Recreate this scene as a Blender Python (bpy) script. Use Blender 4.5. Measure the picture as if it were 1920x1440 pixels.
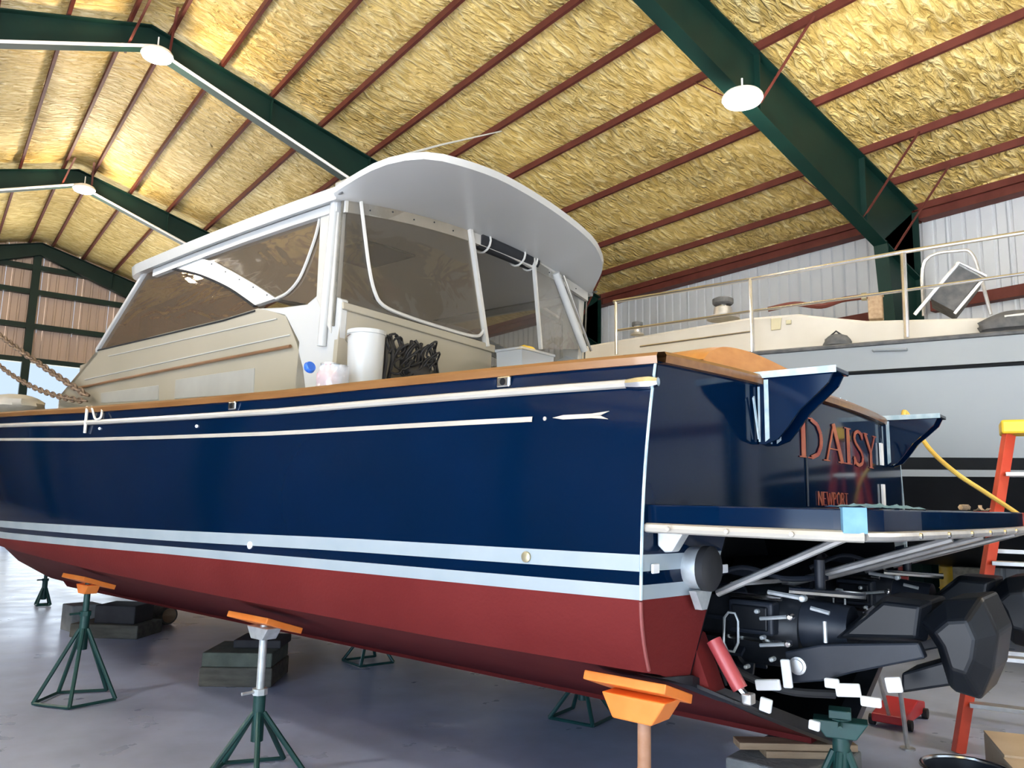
import bpy, bmesh, math, random
import numpy as np
from mathutils import Vector, Matrix, noise

random.seed(4)
for o in list(bpy.data.objects):
    bpy.data.objects.remove(o)
scene = bpy.context.scene
col = scene.collection

# ------------------------------------------------------------------ camera
F_PX = 1469.5                       # focal length in pixels of a 1920x1440 frame
PITCH, ROLL, YAW = math.radians(8.555), math.radians(1.227), math.radians(36.756)
EYE = 1.62
cp, sp, cr, sr = math.cos(PITCH), math.sin(PITCH), math.cos(ROLL), math.sin(ROLL)
fw = np.array([0, cp, sp]); uu = np.array([0, -sp, cp]); rr = np.array([1., 0, 0])
rr, uu = cr*rr + sr*uu, -sr*rr + cr*uu
def rotz(d, a):
    c, s = math.cos(a), math.sin(a)
    return np.array([c*d[0] - s*d[1], s*d[0] + c*d[1], d[2]])
def ray(x, y, a=YAW):
    """direction of a pixel; a = angle between the view heading and the Y axis of the wanted frame"""
    return rotz((x-960)/F_PX*rr - (y-720)/F_PX*uu + fw, -a)
cam = bpy.data.cameras.new('camera')
cam.sensor_width = 36; cam.lens = F_PX*36/1920; cam.clip_end = 500
camo = bpy.data.objects.new('camera', cam); col.objects.link(camo)
R, U, Fv = (rotz(v, -YAW) for v in (rr, uu, fw))
M = Matrix(((R[0], U[0], -Fv[0], 0), (R[1], U[1], -Fv[1], 0), (R[2], U[2], -Fv[2], EYE), (0, 0, 0, 1)))
camo.matrix_world = M
scene.camera = camo

# ------------------------------------------------------------------ world, daylight, exposure
scene.view_settings.view_transform = 'Standard'
scene.view_settings.look = 'None'
scene.view_settings.exposure = 0.0
scene.view_settings.gamma = 1.0
scene.view_settings.use_curve_mapping = False
w = bpy.data.worlds.new('world'); scene.world = w; w.use_nodes = True
bg = w.node_tree.nodes['Background']
bg.inputs[0].default_value = (0.62, 0.78, 1.0, 1); bg.inputs[1].default_value = 1.1
def area(name, loc, rot, sx, sy, power, color):
    l = bpy.data.lights.new(name, 'AREA'); l.shape = 'RECTANGLE'; l.size = sx; l.size_y = sy
    l.energy = power; l.color = color
    o = bpy.data.objects.new(name, l); col.objects.link(o); o.location = loc; o.rotation_euler = rot
    return o
# daylight that enters through the building's doors (left side, behind the camera, far end)
area('daylight_side_door', (-8.2, -2.6, 2.9), (0, math.radians(-90), 0), 5.2, 11.0, 1100, (0.58, 0.77, 1.0))
area('daylight_rear_door', (2.0, -8.9, 2.9), (math.radians(90), 0, 0), 12.0, 5.2, 120, (0.70, 0.85, 1.0))
area('daylight_end_door', (1.5, 28.6, 2.7), (math.radians(-90), 0, 0), 8.0, 5.0, 300, (0.80, 0.90, 1.0))

sun = bpy.data.lights.new('sun', 'SUN'); sun.energy = 95; sun.angle = math.radians(.6); sun.color = (1, .96, .88)
suno = bpy.data.objects.new('sun', sun); col.objects.link(suno)      # low sun added through the side door, so floor bounce brightens the roof
suno.rotation_euler = Vector((.80, -.10, -.60)).to_track_quat('-Z', 'Y').to_euler()

# ------------------------------------------------------------------ materials
def mat(name, c, rough=.5, metal=0, c2=None, nscale=4, bump=0, bscale=40, coat=0, spec=.5, emit=None, estr=0, stretch=None, detail=4, cpos=(.35, .65)):
    m = bpy.data.materials.new(name); m.use_nodes = True
    nt = m.node_tree; b = nt.nodes['Principled BSDF']
    b.inputs['Roughness'].default_value = rough; b.inputs['Metallic'].default_value = metal
    b.inputs['Base Color'].default_value = (*c, 1); b.inputs['Coat Weight'].default_value = coat
    b.inputs['Coat Roughness'].default_value = .04; b.inputs['Specular IOR Level'].default_value = spec
    tc = nt.nodes.new('ShaderNodeTexCoord'); mp = nt.nodes.new('ShaderNodeMapping')
    nt.links.new(tc.outputs['Object'], mp.inputs[0])
    if stretch: mp.inputs['Scale'].default_value = stretch
    if c2 is None: c2 = tuple(min(1, x*1.12+.002) for x in c)
    n = nt.nodes.new('ShaderNodeTexNoise'); n.inputs['Scale'].default_value = nscale; n.inputs['Detail'].default_value = detail
    nt.links.new(mp.outputs[0], n.inputs['Vector'])
    r = nt.nodes.new('ShaderNodeValToRGB')
    r.color_ramp.elements[0].position = cpos[0]; r.color_ramp.elements[1].position = cpos[1]
    r.color_ramp.elements[0].color = (*c, 1); r.color_ramp.elements[1].color = (*c2, 1)
    nt.links.new(n.outputs['Fac'], r.inputs[0]); nt.links.new(r.outputs[0], b.inputs['Base Color'])
    if bump:
        n2 = nt.nodes.new('ShaderNodeTexNoise'); n2.inputs['Scale'].default_value = bscale; n2.inputs['Detail'].default_value = 3
        nt.links.new(mp.outputs[0], n2.inputs['Vector'])
        bp = nt.nodes.new('ShaderNodeBump'); bp.inputs['Strength'].default_value = bump; bp.inputs['Distance'].default_value = .02
        nt.links.new(n2.outputs['Fac'], bp.inputs['Height']); nt.links.new(bp.outputs[0], b.inputs['Normal'])
    if emit:
        b.inputs['Emission Color'].default_value = (*emit, 1); b.inputs['Emission Strength'].default_value = estr
    return m
def glass(name, tint, haze, hazef=.25, glossf=.1, rough=.03):
    m = bpy.data.materials.new(name); m.use_nodes = True; nt = m.node_tree
    for n in list(nt.nodes): nt.nodes.remove(n)
    out = nt.nodes.new('ShaderNodeOutputMaterial')
    t = nt.nodes.new('ShaderNodeBsdfTransparent'); t.inputs[0].default_value = (*tint, 1)
    d = nt.nodes.new('ShaderNodeBsdfDiffuse'); d.inputs[0].default_value = (*haze, 1)
    g = nt.nodes.new('ShaderNodeBsdfGlossy'); g.inputs[0].default_value = (.9, .9, .9, 1); g.inputs['Roughness'].default_value = rough
    nz = nt.nodes.new('ShaderNodeTexNoise'); nz.inputs['Scale'].default_value = 2.5; nz.inputs['Distortion'].default_value = 1.5
    bp = nt.nodes.new('ShaderNodeBump'); bp.inputs['Strength'].default_value = .14; bp.inputs['Distance'].default_value = .05
    nt.links.new(nz.outputs['Fac'], bp.inputs['Height']); nt.links.new(bp.outputs[0], g.inputs['Normal'])
    m1 = nt.nodes.new('ShaderNodeMixShader'); m1.inputs[0].default_value = hazef
    m2 = nt.nodes.new('ShaderNodeMixShader'); m2.inputs[0].default_value = glossf
    nt.links.new(t.outputs[0], m1.inputs[1]); nt.links.new(d.outputs[0], m1.inputs[2])
    nt.links.new(m1.outputs[0], m2.inputs[1]); nt.links.new(g.outputs[0], m2.inputs[2])
    nt.links.new(m2.outputs[0], out.inputs[0])
    return m

MT = dict(
 navy=mat('navy_gelcoat', (.0004, .0070, .026), .08, coat=0, spec=.22, c2=(.0006, .0080, .031), nscale=1.5),
 white_stripe=mat('white_boot_stripe', (.285, .345, .39), .25, c2=(.32, .375, .42)),
 bottom=mat('red_bottom_paint', (.108, .0105, .0108), .7, spec=.15, c2=(.122, .0135, .0135), nscale=2.0, bump=.1, bscale=60),
 pinkred=mat('red_edge_highlight', (.20, .045, .043), .6),
 teak=mat('varnished_teak', (.165, .072, .022), .28, c2=(.215, .102, .036), nscale=3, stretch=(8, .6, 8), coat=.3),
 darkteak=mat('dark_teak', (.15, .075, .035), .3, c2=(.21, .11, .055)),
 portpanel=mat('grey_port_panel', (.27, .27, .25), .4),
 brightteak=mat('bright_teak', (.50, .21, .05), .35, c2=(.60, .28, .08), nscale=3, stretch=(2, 6, 6)),
 rail=mat('rub_rail_cream', (.36, .34, .305), .35, metal=0),
 cream=mat('cream_gelcoat', (.285, .260, .200), .28, c2=(.315, .285, .222), nscale=1.2, coat=.3),
 white=mat('white_gelcoat', (.41, .42, .415), .28, c2=(.44, .445, .44), nscale=1.2, coat=.2),
 canvas=mat('white_canvas', (.40, .39, .355), .75, c2=(.45, .435, .40), nscale=6, bump=.1),
 piping=mat('pale_piping', (.44, .43, .40), .5),
 steel=mat('stainless_steel', (.72, .72, .72), .22, metal=1),
 alu=mat('dull_aluminium', (.62, .62, .62), .42, metal=.85, c2=(.5, .5, .5), nscale=12),
 galv=mat('galvanised_steel', (.50, .54, .56), .45, metal=.55, c2=(.62, .66, .68), nscale=25),
 black=mat('black_enamel', (.006, .0075, .010), .38, spec=.3, c2=(.018, .021, .027), nscale=8),
 blackgloss=mat('black_gloss', (.008, .009, .012), .2, c2=(.014, .016, .02)),
 slate=mat('slate_casting', (.011, .0145, .023), .42, spec=.3, c2=(.018, .023, .034), nscale=6),
 cowl=mat('dark_cowl', (.004, .0055, .0085), .4, spec=.28, c2=(.007, .009, .013), nscale=5),
 rubber=mat('black_rubber', (.013, .014, .017), .65, spec=.3, c2=(.022, .023, .026)),
 cord=mat('black_cord', (.008, .008, .010), .6),
 tape=mat('pale_blue_tape', (.30, .42, .50), .6, c2=(.48, .58, .63), nscale=14),
 film=mat('blue_film', (.08, .22, .36), .4, c2=(.15, .32, .46), nscale=10),
 masktape=mat('white_masking', (.80, .82, .85), .6),
 goldred=mat('red_gold_leaf', (.30, .055, .040), .35, metal=.2, c2=(.40, .12, .06), nscale=9),
 redram=mat('red_ram', (.34, .045, .055), .35, c2=(.42, .07, .075), nscale=9),
 green=mat('green_steel_paint', (.0022, .018, .0145), .5, spec=.25, c2=(.003, .023, .018), nscale=3),
 greenstand=mat('green_stand_paint', (.006, .045, .043), .45, c2=(.010, .062, .057), nscale=7),
 orange=mat('orange_paint', (.85, .20, .025), .45, c2=(.90, .27, .05), nscale=6),
 rusttan=mat('rusty_post', (.36, .18, .10), .55, c2=(.46, .26, .17), nscale=14),
 oxide=mat('red_oxide_primer', (.085, .018, .0125), .6, spec=.25, c2=(.115, .028, .020), nscale=4),
 wood=mat('raw_timber', (.30, .20, .12), .8, c2=(.42, .30, .19), nscale=3, stretch=(1, 8, 8), bump=.2),
 oldwood=mat('weathered_timber', (.085, .080, .066), .85, c2=(.14, .13, .105), nscale=4, stretch=(1, 5, 5), bump=.3),
 concrete=mat('concrete_block', (.20, .205, .205), .85, c2=(.28, .285, .28), nscale=7, bump=.3),
 darkblock=mat('dark_block', (.028, .026, .030), .8, c2=(.045, .042, .045), nscale=5),
 wallmetal=mat('painted_wall_metal', (.46, .49, .53), .42, c2=(.53, .56, .59), nscale=.8),
 endmetal=mat('dusty_end_wall_metal', (.48, .37, .31), .55, c2=(.58, .44, .37), nscale=.8, stretch=(2, 2, .2)),
 dimwall=mat('dark_unseen_wall_metal', (.06, .055, .05), .6, c2=(.085, .075, .068), nscale=.8),  # unseen walls coloured dark so the glossy hull reflects dark
 greenblock=mat('greenish_block', (.10, .115, .09), .85, c2=(.15, .165, .13), nscale=7, bump=.3),
 ladder=mat('orange_fibreglass', (.52, .045, .018), .4, c2=(.60, .07, .03)),
 yellow=mat('yellow_plastic', (.85, .55, .03), .4),
 yellowcord=mat('yellow_cord', (.78, .52, .10), .5),
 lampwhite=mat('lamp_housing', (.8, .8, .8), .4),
 lampglow=mat('lamp_lens', (.9, .9, .9), .3, emit=(1, .97, .92), estr=30),
 lampdim=mat('lamp_lens_dim', (.75, .76, .78), .25, emit=(1, .98, .95), estr=.35),
 pink=mat('pink_liquid_jug', (.62, .30, .34), .25, c2=(.70, .38, .42)),
 bag=mat('plastic_bag', (.78, .74, .74), .3, c2=(.84, .80, .80), nscale=16, bump=.4),
 bluecap=mat('blue_cap', (.03, .13, .55), .35),
 clear=glass('clear_plastic', (.85, .87, .90), (.75, .78, .82), .35, .10),
 vinyl=glass('smoked_vinyl', (.72, .67, .60), (.36, .33, .28), .12, .05),
 vinyl2=glass('smoked_vinyl_side', (.42, .36, .29), (.30, .23, .16), .30, .12, .06),
 windshield=glass('windshield_glass', (.45, .37, .30), (.30, .22, .15), .25, .14, .03),
 clearpane=glass('clear_vinyl', (.80, .78, .74), (.6, .58, .54), .15, .08),
 yachtwhite=mat('white_yacht_gelcoat', (.235, .262, .29), .35, c2=(.26, .288, .31), nscale=.7),
 yachtcream=mat('cream_deck', (.50, .47, .41), .5, c2=(.55, .52, .46), nscale=2),
 boot=mat('black_boot_top', (.004, .005, .007), .5, spec=.12),
 dirty=mat('dirty_grey_cover', (.07, .075, .08), .8, c2=(.12, .12, .125), nscale=10),
 chain=mat('rusty_chain', (.10, .065, .045), .6, metal=.3, c2=(.24, .17, .12), nscale=20),
 rope=mat('white_rope', (.70, .68, .62), .8, bump=.3, bscale=80),
 hatch=mat('maroon_hatch', (.022, .010, .010), .4),
 cardboard=mat('cardboard', (.58, .44, .30), .85, c2=(.64, .50, .36)),
 redpaint=mat('red_jack_paint', (.45, .025, .03), .4),
 ground=mat('outdoor_ground', (.45, .45, .44), .9, c2=(.55, .55, .53), nscale=.5),
 brass=mat('bronze_fitting', (.40, .36, .24), .4, metal=.7),
)
# sprayed foam: fine relief and ridge highlights painted in colour, the pillows themselves are geometry
def foam_mat(name, c, c2, c3):
    m = bpy.data.materials.new(name); m.use_nodes = True; nt = m.node_tree; b = nt.nodes['Principled BSDF']
    b.inputs['Roughness'].default_value = .45; b.inputs['Specular IOR Level'].default_value = .45
    tc = nt.nodes.new('ShaderNodeTexCoord'); mp = nt.nodes.new('ShaderNodeMapping')
    mp.inputs['Scale'].default_value = (.8, 2.4, 1.0); mp.inputs['Rotation'].default_value = (0, 0, .30)
    nt.links.new(tc.outputs['Object'], mp.inputs[0])
    def nz(scale, detail, dist, v):
        n = nt.nodes.new('ShaderNodeTexNoise'); n.inputs['Scale'].default_value = scale; n.inputs['Detail'].default_value = detail; n.inputs['Distortion'].default_value = dist
        nt.links.new(v, n.inputs['Vector']); return n.outputs['Fac']
    big = nz(.5, 3, .3, tc.outputs['Object']); rid = nz(4.6, 5, .9, mp.outputs[0])
    # where the sprayer overlapped its passes the ridges are strong, elsewhere the skin is smooth
    mr = nt.nodes.new('ShaderNodeMapRange'); mr.inputs['From Min'].default_value = .36; mr.inputs['From Max'].default_value = .60; mr.inputs['To Min'].default_value = .25
    nt.links.new(big, mr.inputs['Value'])
    r = nt.nodes.new('ShaderNodeValToRGB'); e = r.color_ramp.elements
    e[0].position = .34; e[0].color = (*c, 1); e[1].position = .68; e[1].color = (*c3, 1)  # light on the ridges and shade in the creases put into the colour
    k = e.new(.5); k.color = (*c2, 1)
    nt.links.new(rid, r.inputs[0]); nt.links.new(r.outputs[0], b.inputs['Base Color'])
    mu = nt.nodes.new('ShaderNodeMath'); mu.operation = 'MULTIPLY'; nt.links.new(rid, mu.inputs[0]); nt.links.new(mr.outputs[0], mu.inputs[1])
    bp = nt.nodes.new('ShaderNodeBump'); bp.inputs['Strength'].default_value = 1.0; bp.inputs['Distance'].default_value = .30
    nt.links.new(mu.outputs[0], bp.inputs['Height']); nt.links.new(bp.outputs[0], b.inputs['Normal'])
    return m
MT['foam'] = foam_mat('spray_foam', (.56, .38, .10), (.74, .54, .18), (.90, .74, .36))
# concrete floor with a worn sealer
def floor_mat():
    m = bpy.data.materials.new('sealed_concrete_floor'); m.use_nodes = True; nt = m.node_tree; b = nt.nodes['Principled BSDF']
    tc = nt.nodes.new('ShaderNodeTexCoord')
    n = nt.nodes.new('ShaderNodeTexNoise'); n.inputs['Scale'].default_value = .55; n.inputs['Detail'].default_value = 7; n.inputs['Roughness'].default_value = .62
    nt.links.new(tc.outputs['Object'], n.inputs['Vector'])
    r = nt.nodes.new('ShaderNodeValToRGB'); e = r.color_ramp.elements
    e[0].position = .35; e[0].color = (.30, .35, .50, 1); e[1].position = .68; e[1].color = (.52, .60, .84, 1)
    nt.links.new(n.outputs['Fac'], r.inputs[0]); nt.links.new(r.outputs[0], b.inputs['Base Color'])
    n2 = nt.nodes.new('ShaderNodeTexNoise'); n2.inputs['Scale'].default_value = 2.3; n2.inputs['Detail'].default_value = 6
    nt.links.new(tc.outputs['Object'], n2.inputs['Vector'])
    mr = nt.nodes.new('ShaderNodeMapRange'); mr.inputs['To Min'].default_value = .16; mr.inputs['To Max'].default_value = .48
    nt.links.new(n2.outputs['Fac'], mr.inputs['Value']); nt.links.new(mr.outputs[0], b.inputs['Roughness'])
    bp = nt.nodes.new('ShaderNodeBump'); bp.inputs['Strength'].default_value = .04; bp.inputs['Distance'].default_value = .02
    nt.links.new(n2.outputs['Fac'], bp.inputs['Height']); nt.links.new(bp.outputs[0], b.inputs['Normal'])
    return m
MT['floor'] = floor_mat()

# ------------------------------------------------------------------ mesh builder
class MB:
    def __init__(s): s.v = []; s.f = []
    def add(s, vs, fs):
        k = len(s.v); s.v += [tuple(float(c) for c in p) for p in vs]; s.f += [tuple(i+k for i in q) for q in fs]; return s
    def box(s, c, size, rot=None):
        x, y, z = (d/2 for d in size)
        vs = [Vector((a*x, b*y, d*z)) for a in (-1, 1) for b in (-1, 1) for d in (-1, 1)]
        if rot is not None:
            m = rot if isinstance(rot, Matrix) else Matrix.Rotation(rot, 3, 'Z'); vs = [m @ p for p in vs]
        c = Vector(c)
        return s.add([p+c for p in vs], [(0, 1, 3, 2), (4, 6, 7, 5), (0, 4, 5, 1), (2, 3, 7, 6), (0, 2, 6, 4), (1, 5, 7, 3)])
    def span(s, a, b): return s.box([(a[i]+b[i])/2 for i in range(3)], [abs(b[i]-a[i]) for i in range(3)])
    def beam(s, a, b, wd, ht, up=(0, 0, 1)):
        a, b = Vector(a), Vector(b); d = (b-a); L = d.length; d.normalize(); up = Vector(up)
        x = d.cross(up)
        if x.length < 1e-4: x = d.cross(Vector((1, 0, 0)))
        x.normalize(); u = x.cross(d)
        return s.box((a+b)/2, (wd, L, ht), Matrix((x, d, u)).transposed())
    def tube(s, pts, r, n=8, closed=False, cap=True):
        pts = [Vector(p) for p in pts]; m = len(pts); rings = []
        rs = r if isinstance(r, (list, tuple)) else [r]*m
        prev = None
        for i, p in enumerate(pts):
            if closed: t = pts[(i+1) % m]-pts[i-1]
            else: t = pts[min(i+1, m-1)]-pts[max(i-1, 0)]
            t.normalize()
            if prev is None:
                a = t.orthogonal().normalized()
            else:
                a = prev-t*prev.dot(t)
                a = a.normalized() if a.length > 1e-5 else t.orthogonal().normalized()
            prev = a; b = t.cross(a)
            rings.append([p+(a*math.cos(2*math.pi*k/n)+b*math.sin(2*math.pi*k/n))*rs[i] for k in range(n)])
        vs = [q for rg in rings for q in rg]; fs = []
        for i in range(m if closed else m-1):
            j = (i+1) % m
            for k in range(n): fs.append((i*n+k, i*n+(k+1) % n, j*n+(k+1) % n, j*n+k))
        if cap and not closed: fs += [tuple(range(n-1, -1, -1)), tuple((m-1)*n+k for k in range(n))]
        return s.add(vs, fs)
    def prism(s, poly, off):
        n = len(poly); off = Vector(off); p = [Vector(q) for q in poly]
        fs = [tuple(range(n)), tuple(range(2*n-1, n-1, -1))]+[(i, (i+1) % n, n+(i+1) % n, n+i) for i in range(n)]
        return s.add(p+[q+off for q in p], fs)
    def strip(s, A, B, off):
        """ribbon between two equally long polylines, extruded by off"""
        for i in range(len(A)-1): s.prism([A[i], A[i+1], B[i+1], B[i]], off)
        return s
    def lathe(s, prof, c=(0, 0, 0), axis='Z', n=20, rot=None):
        vs = []; fs = []; m = len(prof); c = Vector(c)
        for (r, h) in prof:
            for k in range(n):
                a = 2*math.pi*k/n; q = Vector((r*math.cos(a), r*math.sin(a), h))
                if axis == 'Y': q = Vector((q.x, q.z, q.y))
                if axis == 'X': q = Vector((q.z, q.x, q.y))
                if rot is not None: q = rot @ q
                vs.append(q+c)
        for i in range(m-1):
            for k in range(n): fs.append((i*n+k, i*n+(k+1) % n, (i+1)*n+(k+1) % n, (i+1)*n+k))
        fs += [tuple(range(n-1, -1, -1)), tuple((m-1)*n+k for k in range(n))]
        return s.add(vs, fs)
    def grid(s, rows):
        m, n = len(rows), len(rows[0])
        return s.add([p for r in rows for p in r], [(i*n+k, i*n+k+1, (i+1)*n+k+1, (i+1)*n+k) for i in range(m-1) for k in range(n-1)])
    def build(s, name, m, parent=None, smooth=False, bevel=0, thick=0, angle=40, stuff=False):
        me = bpy.data.meshes.new(name); me.from_pydata(s.v, [], s.f)
        bm = bmesh.new(); bm.from_mesh(me)
        bmesh.ops.recalc_face_normals(bm, faces=bm.faces); bm.to_mesh(me); bm.free()
        me.materials.append(MT[m] if isinstance(m, str) else m)
        o = bpy.data.objects.new(name, me); col.objects.link(o)
        if parent: o.parent = parent
        if thick:
            md = o.modifiers.new('s', 'SOLIDIFY'); md.thickness = thick; md.offset = 0
        if bevel:
            md = o.modifiers.new('b', 'BEVEL'); md.width = bevel; md.segments = 2; md.limit_method = 'ANGLE'
        if smooth:
            me.polygons.foreach_set('use_smooth', [True]*len(me.polygons))
            me.set_sharp_from_angle(angle=math.radians(angle))
        if stuff: o['kind'] = 'stuff'
        return o
def empty(name, loc=(0, 0, 0), rz=0, parent=None):
    o = bpy.data.objects.new(name, None); col.objects.link(o); o.location = loc; o.rotation_euler = (0, 0, rz)
    o.empty_display_size = .1
    if parent: o.parent = parent
    return o
def tag(o, label, cat, group=None):
    o['label'] = label; o['category'] = cat
    if group: o['group'] = group
    return o
def struct(o, label=None):
    o['kind'] = 'structure'
    if label: o['label'] = label
    return o
def clone(o, mesh_parent, loc=None):
    c = o.copy(); col.objects.link(c); c.parent = mesh_parent
    if loc is not None: c.location = loc
    return c
def clone_tree(root, loc, rz, label):
    r = root.copy(); col.objects.link(r); r.location = loc; r.rotation_euler = (0, 0, rz); r['label'] = label
    for ch in list(root.children):
        c = clone(ch, r)
        for g in list(ch.children): clone(g, c)
    return r
def smooth_line(pts, n=6):
    """Catmull-Rom through points"""
    P = [Vector(p) for p in pts]; P = [P[0]*2-P[1]]+P+[P[-1]*2-P[-2]]; out = []
    for i in range(1, len(P)-2):
        for k in range(n):
            t = k/n; a, b, c, d = P[i-1:i+3]
            out.append(.5*((2*b)+(c-a)*t+(2*a-5*b+4*c-d)*t*t+(3*b-a-3*c+d)*t**3))
    out.append(P[-2]); return out

# ================================================================== BUILDING (world frame, Y along the hall)
H = 8.0
RX, RZ, SL = .293*H, H+EYE, .28
EXR = 1.617*H; DR = EXR-RX; EXL = RX-DR
WALL_R, WALL_L, Y_END, Y_REAR = EXR+.25, EXL-.25, 3.61*H, -9.0
FY = [.758*H-.95*H, .758*H, 1.71*H, 2.66*H]
def roofz(x): return RZ-SL*abs(x-RX)
EAVE = roofz(EXR)

fl = MB().span((WALL_L, Y_REAR, -.2), (WALL_R, Y_END, 0)).build('floor', 'floor'); struct(fl, 'sealed grey concrete workshop floor')
gr = MB().span((-60, -60, -.5), (60, 90, -.21)).build('ground', 'ground'); struct(gr, 'pale open ground outside the doors')

# --- roof: foam pillows between red purlins
ceil = empty('ceiling'); struct(ceil, 'pitched roof lined with yellow sprayed foam between red purlins')
PD = [.04, .151, .268, .39, .52, .645, .776, .943, 1.104, 1.217, 1.318]
px_r = [RX+d*H for d in PD]; px_l = [RX-d*H for d in PD]
xs = sorted(px_l+px_r); xs = [WALL_L]+xs+[WALL_R]
ybay = [Y_REAR]+FY+[Y_END]
def foam(x0, x1, y0, y1):
    mb = MB(); nx = max(3, int((x1-x0)/.16)); ny = max(4, int((y1-y0)/.22)); rows = []
    for i in range(nx+1):
        u = i/nx; x = x0+(x1-x0)*u; row = []
        for j in range(ny+1):
            v = j/ny; y = y0+(y1-y0)*v
            edge = min(1, 4*u*(1-u)*1.6)*min(1, 12*v*(1-v))
            d = .05*edge-.04+.035*noise.noise(Vector((x*1.5, y*2.2, 3)))+.02*noise.noise(Vector((x*5, y*4, 7)))
            row.append((x, y, roofz(x)+.02-d))
        rows.append(row)
    mb.grid(rows)
    return mb.build('foam_panel', 'foam', ceil, smooth=True, angle=80)
for i in range(len(xs)-1):
    for j in range(len(ybay)-1):
        foam(xs[i], xs[i+1], ybay[j], ybay[j+1])
for x in px_l+px_r:
    z = roofz(x)
    for j in range(len(ybay)-1):
        MB().span((x-.026, ybay[j]+.01, z-.085), (x+.026, ybay[j+1]-.01, z+.03)).build('purlin', 'oxide', ceil)
deckm = MB().add([(WALL_L, Y_REAR, roofz(WALL_L)+.14), (RX, Y_REAR, RZ+.14), (WALL_R, Y_REAR, roofz(WALL_R)+.14),
                  (WALL_L, Y_END, roofz(WALL_L)+.14), (RX, Y_END, RZ+.14), (WALL_R, Y_END, roofz(WALL_R)+.14)],
                 [(0, 1, 4, 3), (1, 2, 5, 4)]).build('roof_deck', 'wallmetal', ceil, thick=.04)

# --- steel portal frames
def frame(y, label, wall_end=False, lit_flange_edge=False):
    root = empty('roof_girder', (RX, y, 0)); tag(root, label, 'girder', 'green steel girders')
    def dep(d): return (.062+.078*d/H)*H
    for sgn in (-1, 1):
        N = 8; ds = [DR*.985*i/N for i in range(N+1)]
        top = [(sgn*d, 0, RZ-SL*d-.13) for d in ds]; bot = [(sgn*d, 0, RZ-SL*d-dep(d)) for d in ds]
        MB().strip([(p[0], -.008, p[2]) for p in top], [(p[0], -.008, p[2]) for p in bot], (0, .016, 0)).build('rafter_web', 'green', root)
        MB().strip([(p[0], -.11, p[2]) for p in bot], [(p[0], .11, p[2]) for p in bot], (0, 0, -.022)).build('bottom_flange', 'green', root)
        MB().strip([(p[0], -.11, p[2]) for p in top], [(p[0], .11, p[2]) for p in top], (0, 0, .022)).build('top_flange', 'green', root)
        for dd in (.268, .52, .776, 1.104):       # web splice plates / stiffeners
            d = dd*H
            MB().span((sgn*d-.01, -.10, RZ-SL*d-dep(d)), (sgn*d+.01, .10, RZ-SL*d-.13)).build('stiffener', 'green', root)
        # column, tapered
        xo = sgn*(DR*.985); xt = sgn*(DR*.985-dep(DR)*.80); xb = sgn*(DR*.985-.42)
        zt = RZ-SL*DR-.13; zk = RZ-SL*(DR*.88)-dep(DR*.88)
        MB().prism([(xo, -.008, 0), (xo, -.008, zt), (xt, -.008, zk), (xb, -.008, 0)], (0, .016, 0)).build('column_web', 'green', root)
        MB().prism([(xo-.011, -.11, 0), (xo+.011, -.11, 0), (xo+.011, -.11, zt), (xo-.011, -.11, zt)], (0, .22, 0)).build('column_flange', 'green', root)
        MB().prism([(xb-.011, -.11, 0), (xb+.011, -.11, 0), (xt+.011, -.11, zk), (xt-.011, -.11, zk)], (0, .22, 0)).build('column_flange', 'green', root)
        # fly braces: red angles from the lower flange up to the purlins
        if not wall_end:
            for dd in (.04, .776, 1.104, 1.217):
                d = dd*H
                for sy in (-1, 1):
                    MB().beam((sgn*d, sy*.04, RZ-SL*d-dep(d)*.92), (sgn*(d-.12), sy*1.0, RZ-SL*d-.09), .04, .012).build('fly_brace', 'oxide', root)
    if lit_flange_edge:
        for sgn in (-1, 1): MB().tube([(sgn*d, -.125, RZ-SL*d-dep(d)-.01) for d in np.linspace(0, DR*.9, 9)], .028, 8).build('lit_flange_edge', 'lampwhite', root, smooth=True)  # pale tube stands in for light caught along the bottom flange
    return root
frame(FY[0], 'green steel roof girder over the camera side of the hall')
frame(FY[1], 'large green steel roof girder crossing the upper right above the white yacht')
frame(FY[2], 'green steel roof girder passing behind the blue boat hardtop', lit_flange_edge=True)
frame(FY[3], 'green steel roof girder in the far left distance, second from the end wall', lit_flange_edge=True)
frame(Y_END-.35, 'dark green steel roof girder against the far end wall', True)

# --- right wall: ribbed sheets on red girts
def sheet_mesh(wd, z0, z1, name):
    mb = MB(); prof = []; nrib = 4
    for k in range(nrib):
        a = wd*k/nrib; q = wd/nrib
        prof += [(a, 0), (a+q*.62, 0), (a+q*.70, .028), (a+q*.86, .028), (a+q*.94, 0)]
    prof.append((wd, 0))
    mb.grid([[(p[1], p[0], z) for p in prof] for z in (z0, z1)])
    me = bpy.data.meshes.new(name); me.from_pydata(mb.v, [], mb.f); return me
def sheets(parent, me, m, n, wd, loc0, axis, rz):
    me.materials.append(MT[m])
    for i in range(n):
        o = bpy.data.objects.new('wall_sheet', me); col.objects.link(o); o.parent = parent
        o.location = (loc0[0]+axis[0]*wd*i, loc0[1]+axis[1]*wd*i, loc0[2]+axis[2]*wd*i); o.rotation_euler = (0, 0, rz)
        if i % 2: o.location.x += .0
wr = empty('wall_right'); struct(wr, 'right wall of pale ribbed metal sheets')
sw = .92
sheets(wr, sheet_mesh(sw-.012, 0, EAVE+.05, 'wall_sheet'), 'wallmetal', int((Y_END-Y_REAR)/sw)+1, sw, (WALL_R, Y_REAR, 0), (0, 1, 0), math.pi*0)
MB().span((WALL_R+.03, Y_REAR, 0), (WALL_R+.12, Y_END, EAVE+.1)).build('wall_backing', 'wallmetal', wr)
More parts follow.
